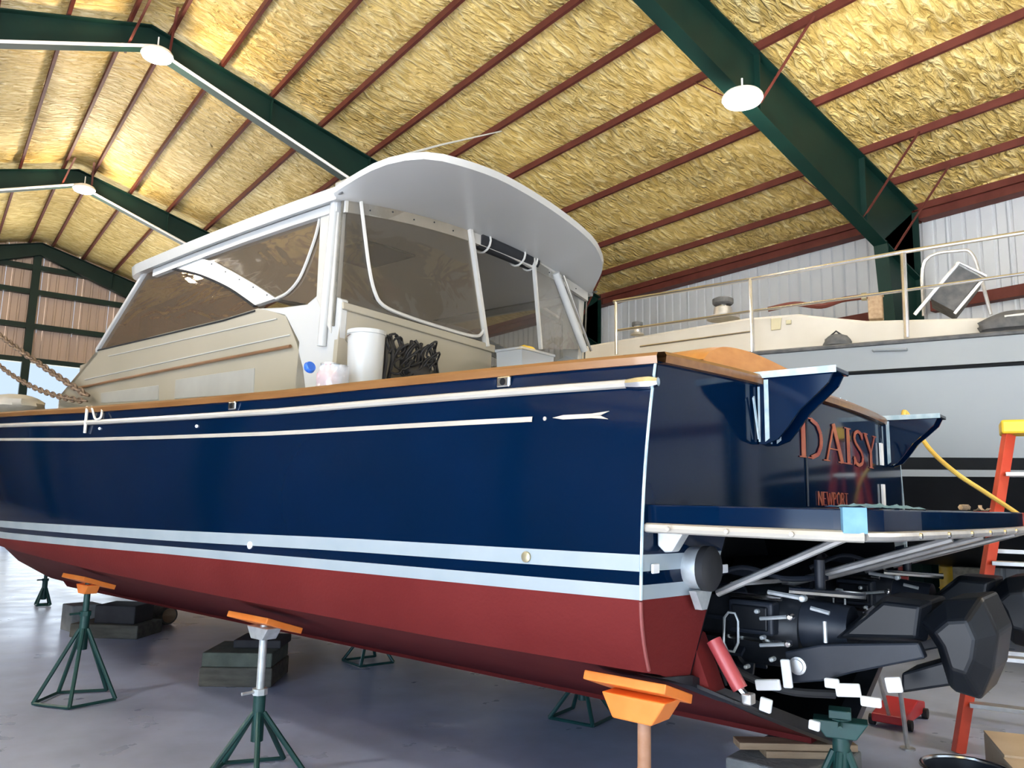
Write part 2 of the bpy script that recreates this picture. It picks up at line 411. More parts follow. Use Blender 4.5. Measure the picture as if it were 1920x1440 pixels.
for z in (1.2, 3.0, 4.95):
    for j in range(len(ybay)-1):
        MB().span((WALL_R-.2, ybay[j]+.12, z-.09), (WALL_R-.03, ybay[j+1]-.12, z+.09)).build('girt', 'oxide', wr)
for j in range(len(ybay)-1):
    MB().span((WALL_R-.26, ybay[j]+.02, EAVE-.20), (WALL_R-.02, ybay[j+1]-.02, EAVE-.02)).build('eave_strut', 'oxide', wr)

# --- left wall with the wide side door, rear wall with the roller door
wl = empty('wall_left'); struct(wl, 'left wall of darkened metal with a wide open door')
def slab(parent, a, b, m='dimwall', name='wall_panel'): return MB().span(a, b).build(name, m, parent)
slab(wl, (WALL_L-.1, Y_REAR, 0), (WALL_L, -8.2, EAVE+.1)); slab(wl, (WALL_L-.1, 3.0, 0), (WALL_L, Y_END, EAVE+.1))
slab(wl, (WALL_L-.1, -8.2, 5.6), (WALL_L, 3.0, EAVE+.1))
wb_ = empty('wall_rear'); struct(wb_, 'rear wall of darkened metal behind the camera with an open door')
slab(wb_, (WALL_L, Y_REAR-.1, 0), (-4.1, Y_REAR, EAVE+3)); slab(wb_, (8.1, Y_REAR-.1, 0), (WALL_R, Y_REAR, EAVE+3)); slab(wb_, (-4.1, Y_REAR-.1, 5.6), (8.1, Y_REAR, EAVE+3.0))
# --- far end wall: sheets, columns, girts, big door opening
we = empty('wall_far'); struct(we, 'far end wall of dusty metal sheets with green girts above the open door')
DX0, DX1, DZ = -2.5, 5.6, 5.7
esw = 1.0
for i in range(int((WALL_R-WALL_L)/esw)+1):
    x0 = WALL_L+i*esw; x1 = min(x0+esw, WALL_R)-.01
    z0 = DZ if (x1 > DX0 and x0 < DX1) else 0
    mb = MB(); prof = []
    for k in range(4):
        q = (x1-x0)/4; a = x0+q*k; prof += [(a, 0), (a+q*.6, 0), (a+q*.68, -.03), (a+q*.88, -.03), (a+q*.96, 0)]
    prof.append((x1, 0))
    mb.grid([[(p[0], Y_END+p[1], z0) for p in prof], [(p[0], Y_END+p[1], roofz(p[0])+.1) for p in prof]])
    mb.build('wall_sheet', 'endmetal', we)
slab(we, (WALL_L, Y_END+.02, DZ), (WALL_R, Y_END+.1, EAVE), 'endmetal', 'wall_backing')
for x in (-5.5, -1.2, 1.05, 2.3, 5.6, 9.3):
    z0 = DZ if DX0 < x < DX1 else 0
    MB().span((x-.11, Y_END-.3, z0 if x not in (1.05, 2.3) else 0), (x+.11, Y_END-.04, roofz(x)-.3)).build('wall_column', 'green', we)
for z in (5.75, 6.85, 7.95, 8.75):
    MB().span((WALL_L+.2 if z < EAVE else RX-(RZ-z)/SL+.6, Y_END-.26, z-.11), (WALL_R-.2 if z < EAVE else RX+(RZ-z)/SL-.6, Y_END-.05, z+.05)).build('girt', 'green', we)
# low things beyond the far door
MB().span((-30, 44, -.2), (30, 44.5, 1.1)).build('boundary_wall', 'concrete')
bpy.data.objects['boundary_wall']['label'] = 'low grey wall outside beyond the far open door'; bpy.data.objects['boundary_wall']['category'] = 'wall'

# --- high-bay lamps
def hit_y(px, py, y):
    d = ray(px, py); k = y/d[1]; return Vector((d[0]*k, y, EYE+d[2]*k))
def lamp(p, top, label, on, glow=True, colour=(1, .93, .84)):
    root = empty('high_bay_lamp', p); tag(root, label, 'lamp', 'round lamps on the roof frames')
    MB().lathe([(.05, .10), (.14, .08), (.22, .04), (.25, 0), (.25, -.03)], n=28).build('housing', 'lampwhite', root, smooth=True)
    MB().lathe([(.235, -.031), (.225, -.07), (.16, -.10), (.02, -.11)], n=28).build('lens', 'lampglow' if glow else 'lampdim', root, smooth=True)
    MB().tube([(0, 0, .09), (0, 0, top-p[2])], .012).build('hanger_rod', 'lampwhite', root)
    if on:
        l = bpy.data.lights.new('lamp_light', 'POINT'); l.energy = on; l.shadow_soft_size = .2; l.color = colour
        lo = bpy.data.objects.new('lamp_light', l); col.objects.link(lo); lo.location = (0, 0, -.3); lo.parent = root
p2 = hit_y(295, 101, FY[2]-.42); lamp(p2, p2.z+.3, 'lit round lamp under the ridge of the frame behind the hardtop', 230, colour=(1, .78, .52))
p1 = hit_y(158, 353, FY[3]-.42); lamp(p1, p1.z+.3, 'lit round lamp under the ridge in the far left distance', 230, colour=(1, .78, .52))
p3 = hit_y(1392, 182, FY[1]-.42); lamp(p3, p3.z+.25, 'round white lamp beside the large right hand rafter', 220, False)

for k, (x, y) in enumerate(((-4.2, FY[0]-.45), (-4.2, FY[1]-.45), (-4.2, FY[2]-.45), (7.5, FY[0]-.45))):  # unseen lamps added to brighten the roof, floor and boat
    z = roofz(x)-(3.0 if x > 0 else 1.5); lamp(Vector((x, y, z)), roofz(x)-.75, ('added unseen lamp on the left roof slope nearest the rear door', 'added unseen lamp on the left roof slope beside the camera', 'added unseen lamp on the left roof slope beside the bow', 'added unseen lamp on the right roof slope behind the camera')[k], 560 if x > 0 else 620)
# ================================================================== BLUE BOAT (local frame: X starboard, Y forward, Z up)
PHI = math.radians(50.0); W = 1.85; DEPTH = 2.9
_d = ray(1200, 1085, PHI); _k = DEPTH/ray(1200, 1085, 0)[1]
CL = np.array([-W-_k*_d[0], -_k*_d[1], EYE])           # camera position in the boat's frame
BR = PHI-YAW
def b2w(p): q = rotz(np.array(p, float)-np.array([CL[0], CL[1], 0]), BR); return Vector(q)
BO = b2w((0, 0, 0))
def onS(px, py, s): d = ray(px, py, PHI); k = (s-CL[0])/d[0]; return Vector(CL+k*d)
def onY(px, py, y): d = ray(px, py, PHI); k = (y-CL[1])/d[1]; return Vector(CL+k*d)
def onZ(px, py, z): d = ray(px, py, PHI); k = (z-CL[2])/d[2]; return Vector(CL+k*d)
SAG = .12
def sag(s): return -SAG*(1-(s/W)**2)
def onT(px, py, off=0):
    d = ray(px, py, PHI); lo = (-2.2-CL[0])/d[0]
    s = -2.0
    for i in range(4000):
        s += .001; k = (s-CL[0])/d[0]
        if CL[1]+k*d[1] > sag(s)-off: break
    return Vector(CL+k*d)

boat = empty('cabin_cruiser', BO, BR)
tag(boat, 'navy blue cabin cruiser with red bottom and white hardtop on jack stands', 'boat')

def poly(ys, bs, deg=6):
    c = np.polyfit(ys, bs, deg); return lambda y: float(np.polyval(c, y))
LW, LD = 13.0, 14.2
bw = poly([0, 1.5, 3, 4.5, 6, 7.5, 9, 10.5, 12, 13.0], [W, W+.07, W+.12, W+.13, W+.08, W-.08, 1.46, .98, .40, 0.0])
bd = poly([0, 1.5, 3, 4.5, 6, 7.5, 9, 10.5, 12, 13.2, 14.2], [W-.12, W, W+.08, W+.12, W+.12, W+.05, 1.72, 1.38, .92, .48, 0.0])
def I(xs_, ys_): return lambda y: float(np.interp(y, xs_, ys_))
zcap = I([0, 2.2, 3.4, 4.6, 6.5, 9, 11.5, 14.2], [2.19, 2.19, 2.208, 2.233, 2.30, 2.43, 2.60, 2.82])
z_ut = I([0, 1.6, 3.2, 6.4, 14], [1.44, 1.43, 1.405, 1.365, 1.365]); z_ub = I([0, 1.6, 3.2, 6.4, 14], [1.38, 1.368, 1.342, 1.31, 1.31])
z_lt = I([0, 1.6, 3.2, 6.4, 14], [1.332, 1.322, 1.308, 1.27, 1.27]); z_lb = I([0, 1.6, 3.2, 6.4, 14], [1.28, 1.272, 1.262, 1.215, 1.215])
z_ch = I([0, 1, 2.6, 4.2, 5.4, 8, 10, 12.5, 14.2], [1.02, 1.025, 1.05, 1.08, 1.11, 1.17, 1.19, 1.2, 1.2])
z_k = I([0, 8, 10.3, 11.5, 12.33, 13, 13.6, 14.2], [.42, .42, .47, .62, .83, 1.22, 1.9, 2.8])
def half(y, z):
    k = z_k(y); zc = zcap(y); zl = 1.28
    if z <= k: return 0.0
    d_, w_ = max(0, bd(y)), max(0, bw(y)) if y < LW else 0
    if y > LW-.8:
        t = min(1, max(0, (z-k)/(zc-k))); s1 = d_*t**.8
        if y >= LW: return s1
    if z >= zl:
        t = (z-zl)/(zc-zl); bul = .03*math.sin(math.pi*t) if y < 8 else 0
        s0 = w_+(d_-w_)*t+bul
    else:
        zc_ = z_ch(y); t = max(0, min(1, (zl-z)/(zl-zc_+1e-6))); s0 = w_-.06*t*t
        s0 = max(0, s0)
    if y > LW-.8:
        f_ = (y-(LW-.8))/.8; return s0*(1-f_)+s1*f_
    return s0
YS = list(np.linspace(0, 13, 53))+[13.3, 13.6, 13.9, 14.1, 14.2]
def hullpt(y, z, sgn, out=0):
    z2 = max(z, z_k(y)); return (sgn*(half(y, z2)+out), y, z2)
def hull_band(za, zb, n, name, m):
    mb = MB()
    for sgn in (-1, 1):
        mb.grid([[hullpt(y, za(y)+(zb(y)-za(y))*i/n, sgn) for y in YS] for i in range(n+1)])
    return mb.build(name, m, boat, smooth=True, angle=60)
hull_band(lambda y: zcap(y)-.02, z_ut, 10, 'topsides', 'navy')
hull_band(z_ut, z_ub, 1, 'boot_stripe', 'white_stripe')
hull_band(z_ub, z_lt, 1, 'blue_boot_band', 'navy')
hull_band(z_lt, z_lb, 1, 'boot_stripe', 'white_stripe')
hull_band(z_lb, z_ch, 4, 'lower_side', 'bottom')
# bottom with spray rail at the chine
mb = MB()
for sgn in (-1, 1):
    rows = []
    for t in (0, .02, .25, .5, .75, .97, 1.0):
        row = []
        for y in YS:
            s0 = half(y, max(z_ch(y), z_k(y))); zc_ = max(z_ch(y), z_k(y)); kz = z_k(y)
            if t == 0: row.append((sgn*s0, y, zc_))
            elif t == .02: row.append((sgn*max(0, s0-.05), y, zc_-.002))
            else: row.append((sgn*max(0, s0-.05)*(1-t), y, zc_+(kz-zc_)*t-.012*math.sin(math.pi*t)))
        rows.append(row)
    mb.grid(rows)
mb.build('hull_bottom', 'bottom', boat, smooth=True, angle=25)
MB().prism([(-.04, .05, .46), (-.04, 9.8, .50), (-.04, 9.6, .415), (-.04, .05, .405)], (.08, 0, 0)).build('keel', 'bottom', boat)

# --- transom
def tgrid(za, zb, sa, sb, n=12, nz=4):
    rows = []
    for i in range(nz+1):
        z = za+(zb-za)*i/nz; a = sa(z); b = sb(z)
        rows.append([(a+(b-a)*k/n, sag(a+(b-a)*k/n), z) for k in range(n+1)])
    return MB().grid(rows)
HB = lambda z: half(0, z)
def chz(s): return z_k(0)+(1.02-z_k(0))*min(1, abs(s)/1.75)
ZP = 1.50
tgrid(2.17, ZP, lambda z: -HB(z), lambda z: HB(z), 28, 6).build('transom', 'navy', boat, smooth=True)
cut = lambda z: float(np.interp(z, [.90, 1.43, 1.50], [1.59, 1.31, 1.27]))
for sgn in (-1, 1):
    for za, zb, m, nm in ((ZP, z_ut(0), 'navy', 'transom_quarter'), (z_ut(0), z_ub(0), 'white_stripe', 'boot_stripe'), (z_ub(0), z_lt(0), 'navy', 'transom_quarter'),
                          (z_lt(0), z_lb(0), 'white_stripe', 'boot_stripe')):
        tgrid(za, zb, lambda z: sgn*HB(z), lambda z: sgn*cut(z), 5, 1).build(nm, m, boat)
    a = [(sgn*HB(z), sag(HB(z)), z) for z in np.linspace(z_lb(0), 1.02, 6)]+[(sgn*1.74, sag(1.74), 1.01), (sgn*1.60, sag(1.6), .965)]
    b = [(sgn*cut(z), sag(cut(z)), z) for z in np.linspace(.965, z_lb(0), 8)]
    MB().prism(a+b, (0, .01, 0)).build('transom_quarter', 'bottom', boat)
# drive pocket
pk = MB()
for sgn in (-1, 1):
    pk.prism([(sgn*cut(z), sag(cut(z)), z) for z in (.965, 1.1, 1.25, 1.43, ZP)]+[(sgn*1.2, .8, ZP), (sgn*1.5, .8, .965)], (-sgn*.01, 0, 0))
pk.add([(-1.6, .8, .975), (0, .8, .45), (1.6, .8, .975), (1.3, .8, ZP), (-1.3, .8, ZP)], [(0, 1, 2, 3, 4)])
pk.add([(-1.27, -.06, ZP), (1.27, -.06, ZP), (1.27, .8, ZP), (-1.27, .8, ZP)], [(0, 1, 2, 3)])
for sgn in (-1, 1): pk.grid([[(sgn*q, yy, max(.44, chz(q)+.02)) for q in (0, .5, 1.0, 1.6)] for yy in (-.04, .8)])
pk.build('drive_pocket', 'boot', boat)
# corner trim line, with a red highlight painted along the edge below it
for sgn in (-1, 1):
    MB().tube([(sgn*(HB(z)+.002), -.004, z) for z in np.linspace(2.16, 1.28, 12)], .006, 6).build('corner_trim_and_highlight', 'tape', boat, smooth=True)
    MB().tube([(sgn*(HB(z)+.001), -.003, z) for z in np.linspace(1.275, 1.03, 6)], .007, 6).build('corner_trim_and_highlight', 'pinkred', boat, smooth=True)

# --- teak cap, rub rail, cove stripe
def along(ya, yb, n=44): return [ya+(yb-ya)*i/n for i in range(n+1)]
mb = MB()
for sgn in (-1, 1):
    ys_ = along(-.02, 14.15, 56); rows = []
    sec = [(.022, -.03), (.026, .0), (.016, .014), (-.12, .018), (-.12, -.03), (.022, -.03)]
    for so, zo in sec: rows.append([(sgn*max(0, max(0, bd(max(y, 0)))+so), y, zcap(max(0, y))+zo) for y in ys_])
    mb.grid(rows)
mb.build('cap_rail', 'teak', boat, smooth=True, angle=30)
ss = [-W+.12+(2*W-.24)*i/24 for i in range(25)]
mb = MB(); rows = []
for yo, zo in ((-.03, -.03), (-.034, 0), (-.025, .014), (.16, .02), (.16, -.03), (-.03, -.03)): rows.append([(s_*(1+.0), sag(s_)+yo+(.0 if abs(s_) < 1.7 else .0), 2.19+zo+.015*(1-(s_/W)**2)) for s_ in ss])
mb.grid(rows).build('transom_cap', 'teak', boat, smooth=True, angle=30)
for sgn in (-1, 1):
    MB().tube([(sgn*(half(y, zcap(y)-.105)+.012), y, zcap(y)-.105) for y in along(.05, 13.9)], .018, 8).build('rub_rail', 'rail', boat, smooth=True)
    MB().tube([(sgn*(half(y, 2.085)+.012), y, 2.085) for y in (.10, .05, .0, -.03)], [.02, .026, .027, .018], 8).build('rail_end_cap', 'steel', boat, smooth=True)
    mb = MB(); zl_ = lambda y: zcap(y)-.228
    mb.grid([[hullpt(y, zl_(y)+dz, sgn, o_) for y in along(.52, 13.6)] for dz, o_ in ((.011, .0), (.011, .006), (-.011, .006), (-.011, 0))])
    mb.build('cove_stripe', 'rail', boat)
    mb = MB()   # arrow with a swallow tail at the end of the cove stripe
    for up in (1, -1):
        A_ = [(.42, 0), (.37, .009), (.24, .009), (.165, .016)]; B_ = [(.42, 0), (.37, 0), (.24, 0), (.20, .001)]
        mb.grid([[hullpt(y_, 1.963+up*z_, sgn, .006) for y_, z_ in A_], [hullpt(y_, 1.963+up*z_, sgn, .006) for y_, z_ in B_]])
    mb.build('cove_arrow', 'rail', boat, thick=.004)
    MB().lathe([(.009, 0), (.008, .004)], hullpt(.46, 1.962, sgn, .004), 'X', 10).build('cove_dot', 'rail', boat)
# chocks and through-hull fittings on the port side
for px, py in ((928, 718), (450, 760)):
    y0 = onS(px, py, -1.88).y
    r_ = MB().box((-half(y0, 2.14)-.008, y0, zcap(y0)-.055), (.02, .075, .05)).build('fairlead', 'steel', boat, bevel=.008)
    MB().lathe([(.016, 0), (.014, .004)], (-half(y0, 2.14)-.019, y0, zcap(y0)-.055), 'X', 12).build('fairlead_hole', 'boot', r_)
for px, py, rad in ((975, 1045, .022), (480, 1022, .02), (378, 800, .010), (205, 805, .010)):
    p = onS(px, py, -1.92); q = hullpt(p.y, p.z, -1)
    f_ = MB().lathe([(rad*.55, -.012), (rad, -.008), (rad, .0)], q, 'X', 16).build('through_hull_fitting', 'brass' if px == 975 else 'masktape', boat, smooth=True)
# the bilge zinc wrapped in white on the transom quarter
for px, py in ((1227, 1066), (1357, 1066)):
    p = onT(px, py, .004); MB().box((p.x, p.y-.004, p.z), (.05, .01, .035)).build('trim_block', 'masktape', boat, bevel=.004)

# --- decks
mb = MB(); rows = []
for t in (-1, -.6, 0, .6, 1): rows.append([(t*max(0, bd(y)-.03), y, zcap(y)-.02+.07*(1-t*t)) for y in along(2.45, 14.1, 30)])
mb.grid(rows).build('foredeck', 'cream', boat, smooth=True)
MB().add([(-1.5, -.05, 1.55), (1.5, -.05, 1.55), (1.6, 2.45, 1.55), (-1.6, 2.45, 1.55)], [(0, 1, 2, 3)]).build('cockpit_sole', 'cream', boat)
for sgn in (-1, 1):
    MB().grid([[(sgn*(bd(y)-.03), y, zcap(y)-.02) for y in along(.0, 2.45, 8)], [(sgn*(bd(y)-.38), y, zcap(y)-.01) for y in along(.0, 2.45, 8)],
               [(sgn*(bd(y)-.38), y, 1.55) for y in along(.0, 2.45, 8)]]).build('side_deck', 'cream', boat)
MB().span((-1.45, .10, 1.55), (1.45, .14, 2.15)).build('stern_bulkhead', 'cream', boat)
# curved teak seat back on the stern
prof = smooth_line([onY(px, py, .12) for px, py in ((1296, 676), (1312, 660), (1340, 653), (1390, 664), (1445, 688), (1475, 704))], 5)
MB().grid([[(p.x, p.y-.06, p.z) for p in prof], [(p.x, p.y, p.z+.004) for p in prof], [(p.x, p.y+.22, p.z) for p in prof], [(p.x, p.y+.22, 2.14) for p in prof], [(p.x, p.y-.06, 2.14) for p in prof], [(p.x, p.y-.06, p.z) for p in prof]]).build('teak_seat', 'brightteak', boat, smooth=True, angle=40)

# --- swim platform
YA = -.78; PZ = 1.622
def pedge(s_, off=0): return YA-.13*(1-(s_/1.85)**2)-off
out = [(-1.80, .0)]+[(-1.83, -.3), (-1.83, -.68), (-1.80, -.755), (-1.72, YA-.02)]
arc = [(s_, pedge(s_)) for s_ in np.linspace(-1.6, 1.6, 17)]
outl = out+arc+[(-a, b) for a, b in reversed(out)]
plat = MB().prism([(x, y, PZ-.075) for x, y in outl], (0, 0, .075)).build('swim_platform', 'navy', boat, bevel=.006)
railp = [(x*1.006, y*1.012, PZ-.085) for x, y in outl[:4]]
MB().tube(railp, .018, 8).build('platform_rub_rail', 'rail', plat, smooth=True)
railq = [(x*1.006, y-.012, PZ-.085) for x, y in outl[3:-3]]
MB().tube(railq, .016, 8).build('platform_rub_rail', 'alu', plat, smooth=True)
for i in range(7): MB().lathe([(.011, 0), (.009, -.008)], (-1.5+i*.28, pedge(-1.5+i*.28)-.026, PZ-.085), 'Y', 8).build('rail_bolt', 'steel', plat)
for y in (-.12, -.34, -.56): MB().lathe([(.010, 0), (.008, -.006)], (-1.86, y, PZ-.085), 'X', 8).build('rail_bolt', 'rail', plat)
MB().prism([(-1.76, -.02, PZ-.08), (-1.76, -.14, PZ-.08), (-1.76, -.12, PZ-.11), (-1.76, -.08, PZ-.17), (-1.76, -.05, PZ-.175), (-1.76, -.02, PZ-.15)], (.06, 0, 0)).build('platform_bracket', 'galv', plat, bevel=.006)
def strut(a, b, r=.016, m='alu'): return MB().tube([a, b], r, 8).build('platform_strut', m, plat, smooth=True)
strut(onS(1345, 1112, -1.33), onS(1585, 1008, -1.33)); strut((-.75, -.1, 1.27), (-.75, -.80, 1.51)); strut((-.2, -.1, 1.27), (-.2, -.82, 1.51)); strut((.5, -.1, 1.27), (.5, -.85, 1.51)); strut((1.1, -.1, 1.27), (1.1, -.82, 1.51))
strut((-1.3, -.10, 1.31), (-.55, -.14, 1.29), .010)
# masking film on the platform corner
fm = MB(); rows = []
for i in range(23):
    s_ = -1.80+i*.0245
    rows.append([(s_+.01*noise.noise(Vector((i*.7, j_, 4))), pedge(s_)+.012+.02*noise.noise(Vector((i*.5, 3, 1)))+(.13+.05*noise.noise(Vector((i*.4, 9, 1))))*j_/6, PZ+.003+.028*abs(noise.noise(Vector((s_*23, j_*.9, 2))))*(1 if 0 < j_ < 6 else .3)) for j_ in range(7)])
fm.grid(rows).build('masking_film', 'film', boat, smooth=True)
MB().box((-1.812, -.735, PZ-.036), (.05, .07, .079), .5).build('masking_film', 'film', boat)

# --- exhaust outlet with rubber flap under the platform
ex = onT(1298, 1064, .0)
eo = MB().lathe([(.070, .06), (.080, .04), (.080, -.055), (.070, -.06)], (ex.x, ex.y, ex.z), 'Y', 28).build('exhaust_outlet', 'galv', boat, smooth=True)
MB().lathe([(.074, -.03), (.086, -.04), (.086, -.07), (.070, -.082), (.03, -.086)], (ex.x+.005, ex.y-.01, ex.z), 'Y', 28).build('exhaust_flap', 'rubber', eo, smooth=True)
MB().prism([(ex.x-.07, ex.y-.02, ex.z-.083), (ex.x+.07, ex.y-.02, ex.z-.083), (ex.x+.02, ex.y-.02, ex.z-.155), (ex.x-.02, ex.y-.02, ex.z-.155)], (0, -.03, 0)).build('exhaust_bracket', 'galv', eo)

# --- davit brackets on the transom
def davit(s0, label):
    r_ = empty('davit_bracket', (0, 0, 0), 0, boat)
    y0 = sag(s0)
    def P(dy, z): return (y0-dy, z)
    prof = [(0, 2.205), (.335, 2.205), (.31, 2.155), (.255, 2.105), (.185, 2.045), (.125, 1.965), (.085, 1.92), (.03, 1.90), (0, 1.90)]
    for ds in (-.075, .06):
        MB().prism([(s0+ds, *P(a, z)) for a, z in prof], (.015, 0, 0)).build('side_plate', 'navy', r_)
        MB().prism([(s0+ds-.002, *P(a, z)) for a, z in ((.03, 2.19), (.05, 2.19), (.05, 1.925), (.03, 1.91))], (-.003, 0, 0)).build('tape_strip', 'tape', r_)
        MB().prism([(s0+ds-.002, *P(a, z)) for a, z in ((.0, 2.16), (.010, 2.16), (.008, 1.91), (.0, 1.91))], (-.003, 0, 0)).build('tape_strip', 'tape', r_)
    MB().span((s0-.09, y0-.35, 2.20), (s0+.09, y0+.02, 2.222)).build('top_plate', 'navy', r_, bevel=.004)
    MB().span((s0-.094, y0-.352, 2.196), (s0-.09, y0+.02, 2.226)).build('tape_strip', 'tape', r_)
    MB().prism([(s0-.15, y0-.004, 2.10), (s0-.138, y0-.004, 2.11), (s0-.09, y0-.004, 1.93), (s0-.10, y0-.004, 1.92)], (0, -.006, 0)).build('tape_strip', 'tape', r_)
davit(-.89, ''); davit(1.16, '')

# --- transom hardware and lettering
def tpt(s_, z, off=.004): return (s_, sag(s_)-off, z)
MB().tube([tpt(s_, z, .006) for s_, z in ((-.43, 2.13), (-.44, 1.85), (-.445, 1.63))], .005, 6).build('door_seam', 'slate', boat)
for z0, z1 in ((2.04, 1.90), (1.78, 1.64)):
    p = onT(1645, 800); s_ = p.x
    MB().prism([tpt(s_, z0), tpt(s_+.07, z0), tpt(s_+.07, z1), tpt(s_, z1)], (0, -.012, 0)).build('door_hinge', 'masktape', boat)
for px in (1592, 1603): 
    p = onT(px, 742); MB().tube([(p.x, p.y+.05, 2.2), (p.x, p.y+.05, 2.255)], .009, 8).build('pin', 'steel', boat)
def stroke(mb, pts, wd, conv, off=.006):
    for i in range(len(pts)-1):
        a, b = Vector(pts[i]), Vector(pts[i+1]); d = (b-a).normalized(); n = Vector((-d.y, d.x))*wd/2
        k = 3
        for j in range(k):
            p, q = a+(b-a)*j/k, a+(b-a)*(j+1)/k
            mb.prism([conv(p+n), conv(q+n), conv(q-n), conv(p-n)], (0, -.004, 0))
GLY = {   # serif capitals in a unit box: list of (polyline, stroke weight)
 'D': [([(.15, 0), (.15, 1)], .13), ([(.02, .985), (.45, .985)], .03), ([(.02, .015), (.45, .015)], .03), ([(.43, .97), (.66, .87), (.78, .66), (.80, .5), (.78, .34), (.66, .13), (.43, .03)], .10)],
 'A': [([(.45, 1), (.12, 0)], .05), ([(.43, 1), (.78, 0)], .13), ([(.2, .33), (.66, .33)], .03), ([(0, .015), (.24, .015)], .03), ([(.62, .015), (.95, .015)], .03)],
 'I': [([(.18, 0), (.18, 1)], .13), ([(.03, .985), (.33, .985)], .03), ([(.03, .015), (.33, .015)], .03)],
 'S': [([(.54, .80), (.46, .94), (.30, .985), (.14, .92), (.08, .76), (.16, .62), (.44, .42), (.54, .27), (.48, .09), (.30, .015), (.14, .06), (.05, .22)], .09), ([(.54, .98), (.54, .76)], .03), ([(.05, .02), (.05, .26)], .03)],
 'Y': [([(.08, .98), (.40, .46)], .12), ([(.72, .98), (.42, .46)], .05), ([(.41, .48), (.41, 0)], .12), ([(0, .985), (.24, .985)], .03), ([(.6, .985), (.84, .985)], .03), ([(.28, .015), (.54, .015)], .03)],
 'N': [([(.12, 0), (.12, 1)], .07), ([(.12, 1), (.66, 0)], .12), ([(.66, 0), (.66, 1)], .07)], 'E': [([(.12, 0), (.12, 1)], .13), ([(.1, .97), (.55, .97)], .06), ([(.1, .5), (.45, .5)], .06), ([(.1, .03), (.58, .03)], .06)],
 'W': [([(.05, 1), (.3, 0)], .12), ([(.3, 0), (.5, .9)], .06), ([(.5, .9), (.72, 0)], .12), ([(.72, 0), (.95, 1)], .06)], 'P': [([(.12, 0), (.12, 1)], .13), ([(.1, .97), (.42, .95), (.55, .75), (.42, .52), (.1, .5)], .08)],
 'O': [([(.4, 1), (.12, .8), (.08, .5), (.12, .2), (.4, 0), (.68, .2), (.72, .5), (.68, .8), (.4, 1)], .09)], 'R': [([(.12, 0), (.12, 1)], .13), ([(.1, .97), (.42, .95), (.55, .75), (.42, .52), (.1, .5)], .08), ([(.35, .5), (.65, 0)], .12)],
 'T': [([(.35, 0), (.35, 1)], .13), ([(.02, .97), (.68, .97)], .06)]}
def word(txt, widths, s0, z0, wd, ht, nm):
    x = s0
    for ch, adv in zip(txt, widths):
        mb = MB()
        for pl, sw_ in GLY[ch]: stroke(mb, pl, sw_, lambda p: tpt(x+p.x*wd, z0+p.y*ht, .003))
        mb.build('letter_'+ch.lower(), 'goldred', boat); x += adv*wd
a_ = onT(1497, 857); b_ = onT(1642, 862)
tw = b_.x-a_.x
word('DAISY', (.88, .92, .42, .64, .84), a_.x, 1.868, tw/3.66, .205, 'name')
word('NEWPORT', (.8, .68, 1.05, .68, .82, .72, .7), a_.x+.22, 1.636, .088, .07, 'port')

# --- house: side panels from the plane of the port house side, mirrored
HS = 1.38
def hs(px, py): p = onS(px, py, -HS); return (p.y, p.z)
def side(pts, name, m, th=.03, sm=False, off=0, parent=None, bevel=0):
    for sgn in (-1, 1):
        MB().prism([(sgn*(HS+off), y, z) for y, z in pts], (-sgn*th, 0, 0)).build(name, 'clearpane' if (sgn > 0 and name in ('side_curtain', 'side_windshield')) else m, parent or boat, bevel=bevel)
# trunk side
side([hs(112, 742), hs(130, 722), hs(181, 658), hs(300, 627), hs(420, 598), hs(484, 578), hs(535, 590), hs(556, 642), hs(568, 690), (2.7, 2.1), (6.8, 2.1)], 'trunk_side', 'cream', .05)
# smooth wing panel
side([hs(484, 578), hs(530, 576), hs(575, 570), hs(604, 545), hs(640, 560), hs(634, 640), (2.45, 2.1), (2.9, 2.1), hs(560, 642), hs(537, 596)], 'wing_panel', 'white', .06, bevel=.01)
# grooves and the teak grab rail along the trunk
for a, b in (((205, 668), (520, 598)), ((160, 712), (545, 628))):
    for sgn in (-1, 1):
        y0, z0 = hs(*a); y1, z1 = hs(*b)
        MB().beam((sgn*(HS+.004), y0, z0), (sgn*(HS+.004), y1, z1), .012, .006).build('trunk_moulding', 'white', boat)
y0, z0 = hs(140, 728); y1, z1 = hs(549, 650)
for sgn in (-1, 1):
    MB().tube(smooth_line([(sgn*(HS+.02), y0, z0-.01), (sgn*(HS+.022), (y0+y1)/2, (z0+z1)/2), (sgn*(HS+.02), y1, z1)], 8), .012, 8).build('teak_hand_rail', 'darkteak', boat, smooth=True)
for q in (((330, 712), (478, 690), (476, 738), (328, 748)), ((190, 737), (298, 722), (298, 750), (190, 756))):
    side([hs(*p) for p in q], 'trunk_port', 'portpanel', .012, off=.006, bevel=.004)
# forward trunk front, slopes down to the foredeck
MB().prism([(-HS, *hs(181, 658)), (-HS, *hs(112, 742)), (-.9, 8.2, 2.42), (.9, 8.2, 2.42), (HS, *hs(112, 742)), (HS, *hs(181, 658)), (.6, 7.3, 2.95), (-.6, 7.3, 2.95)], (0, -.03, -.03)).build('trunk_front', 'cream', boat)
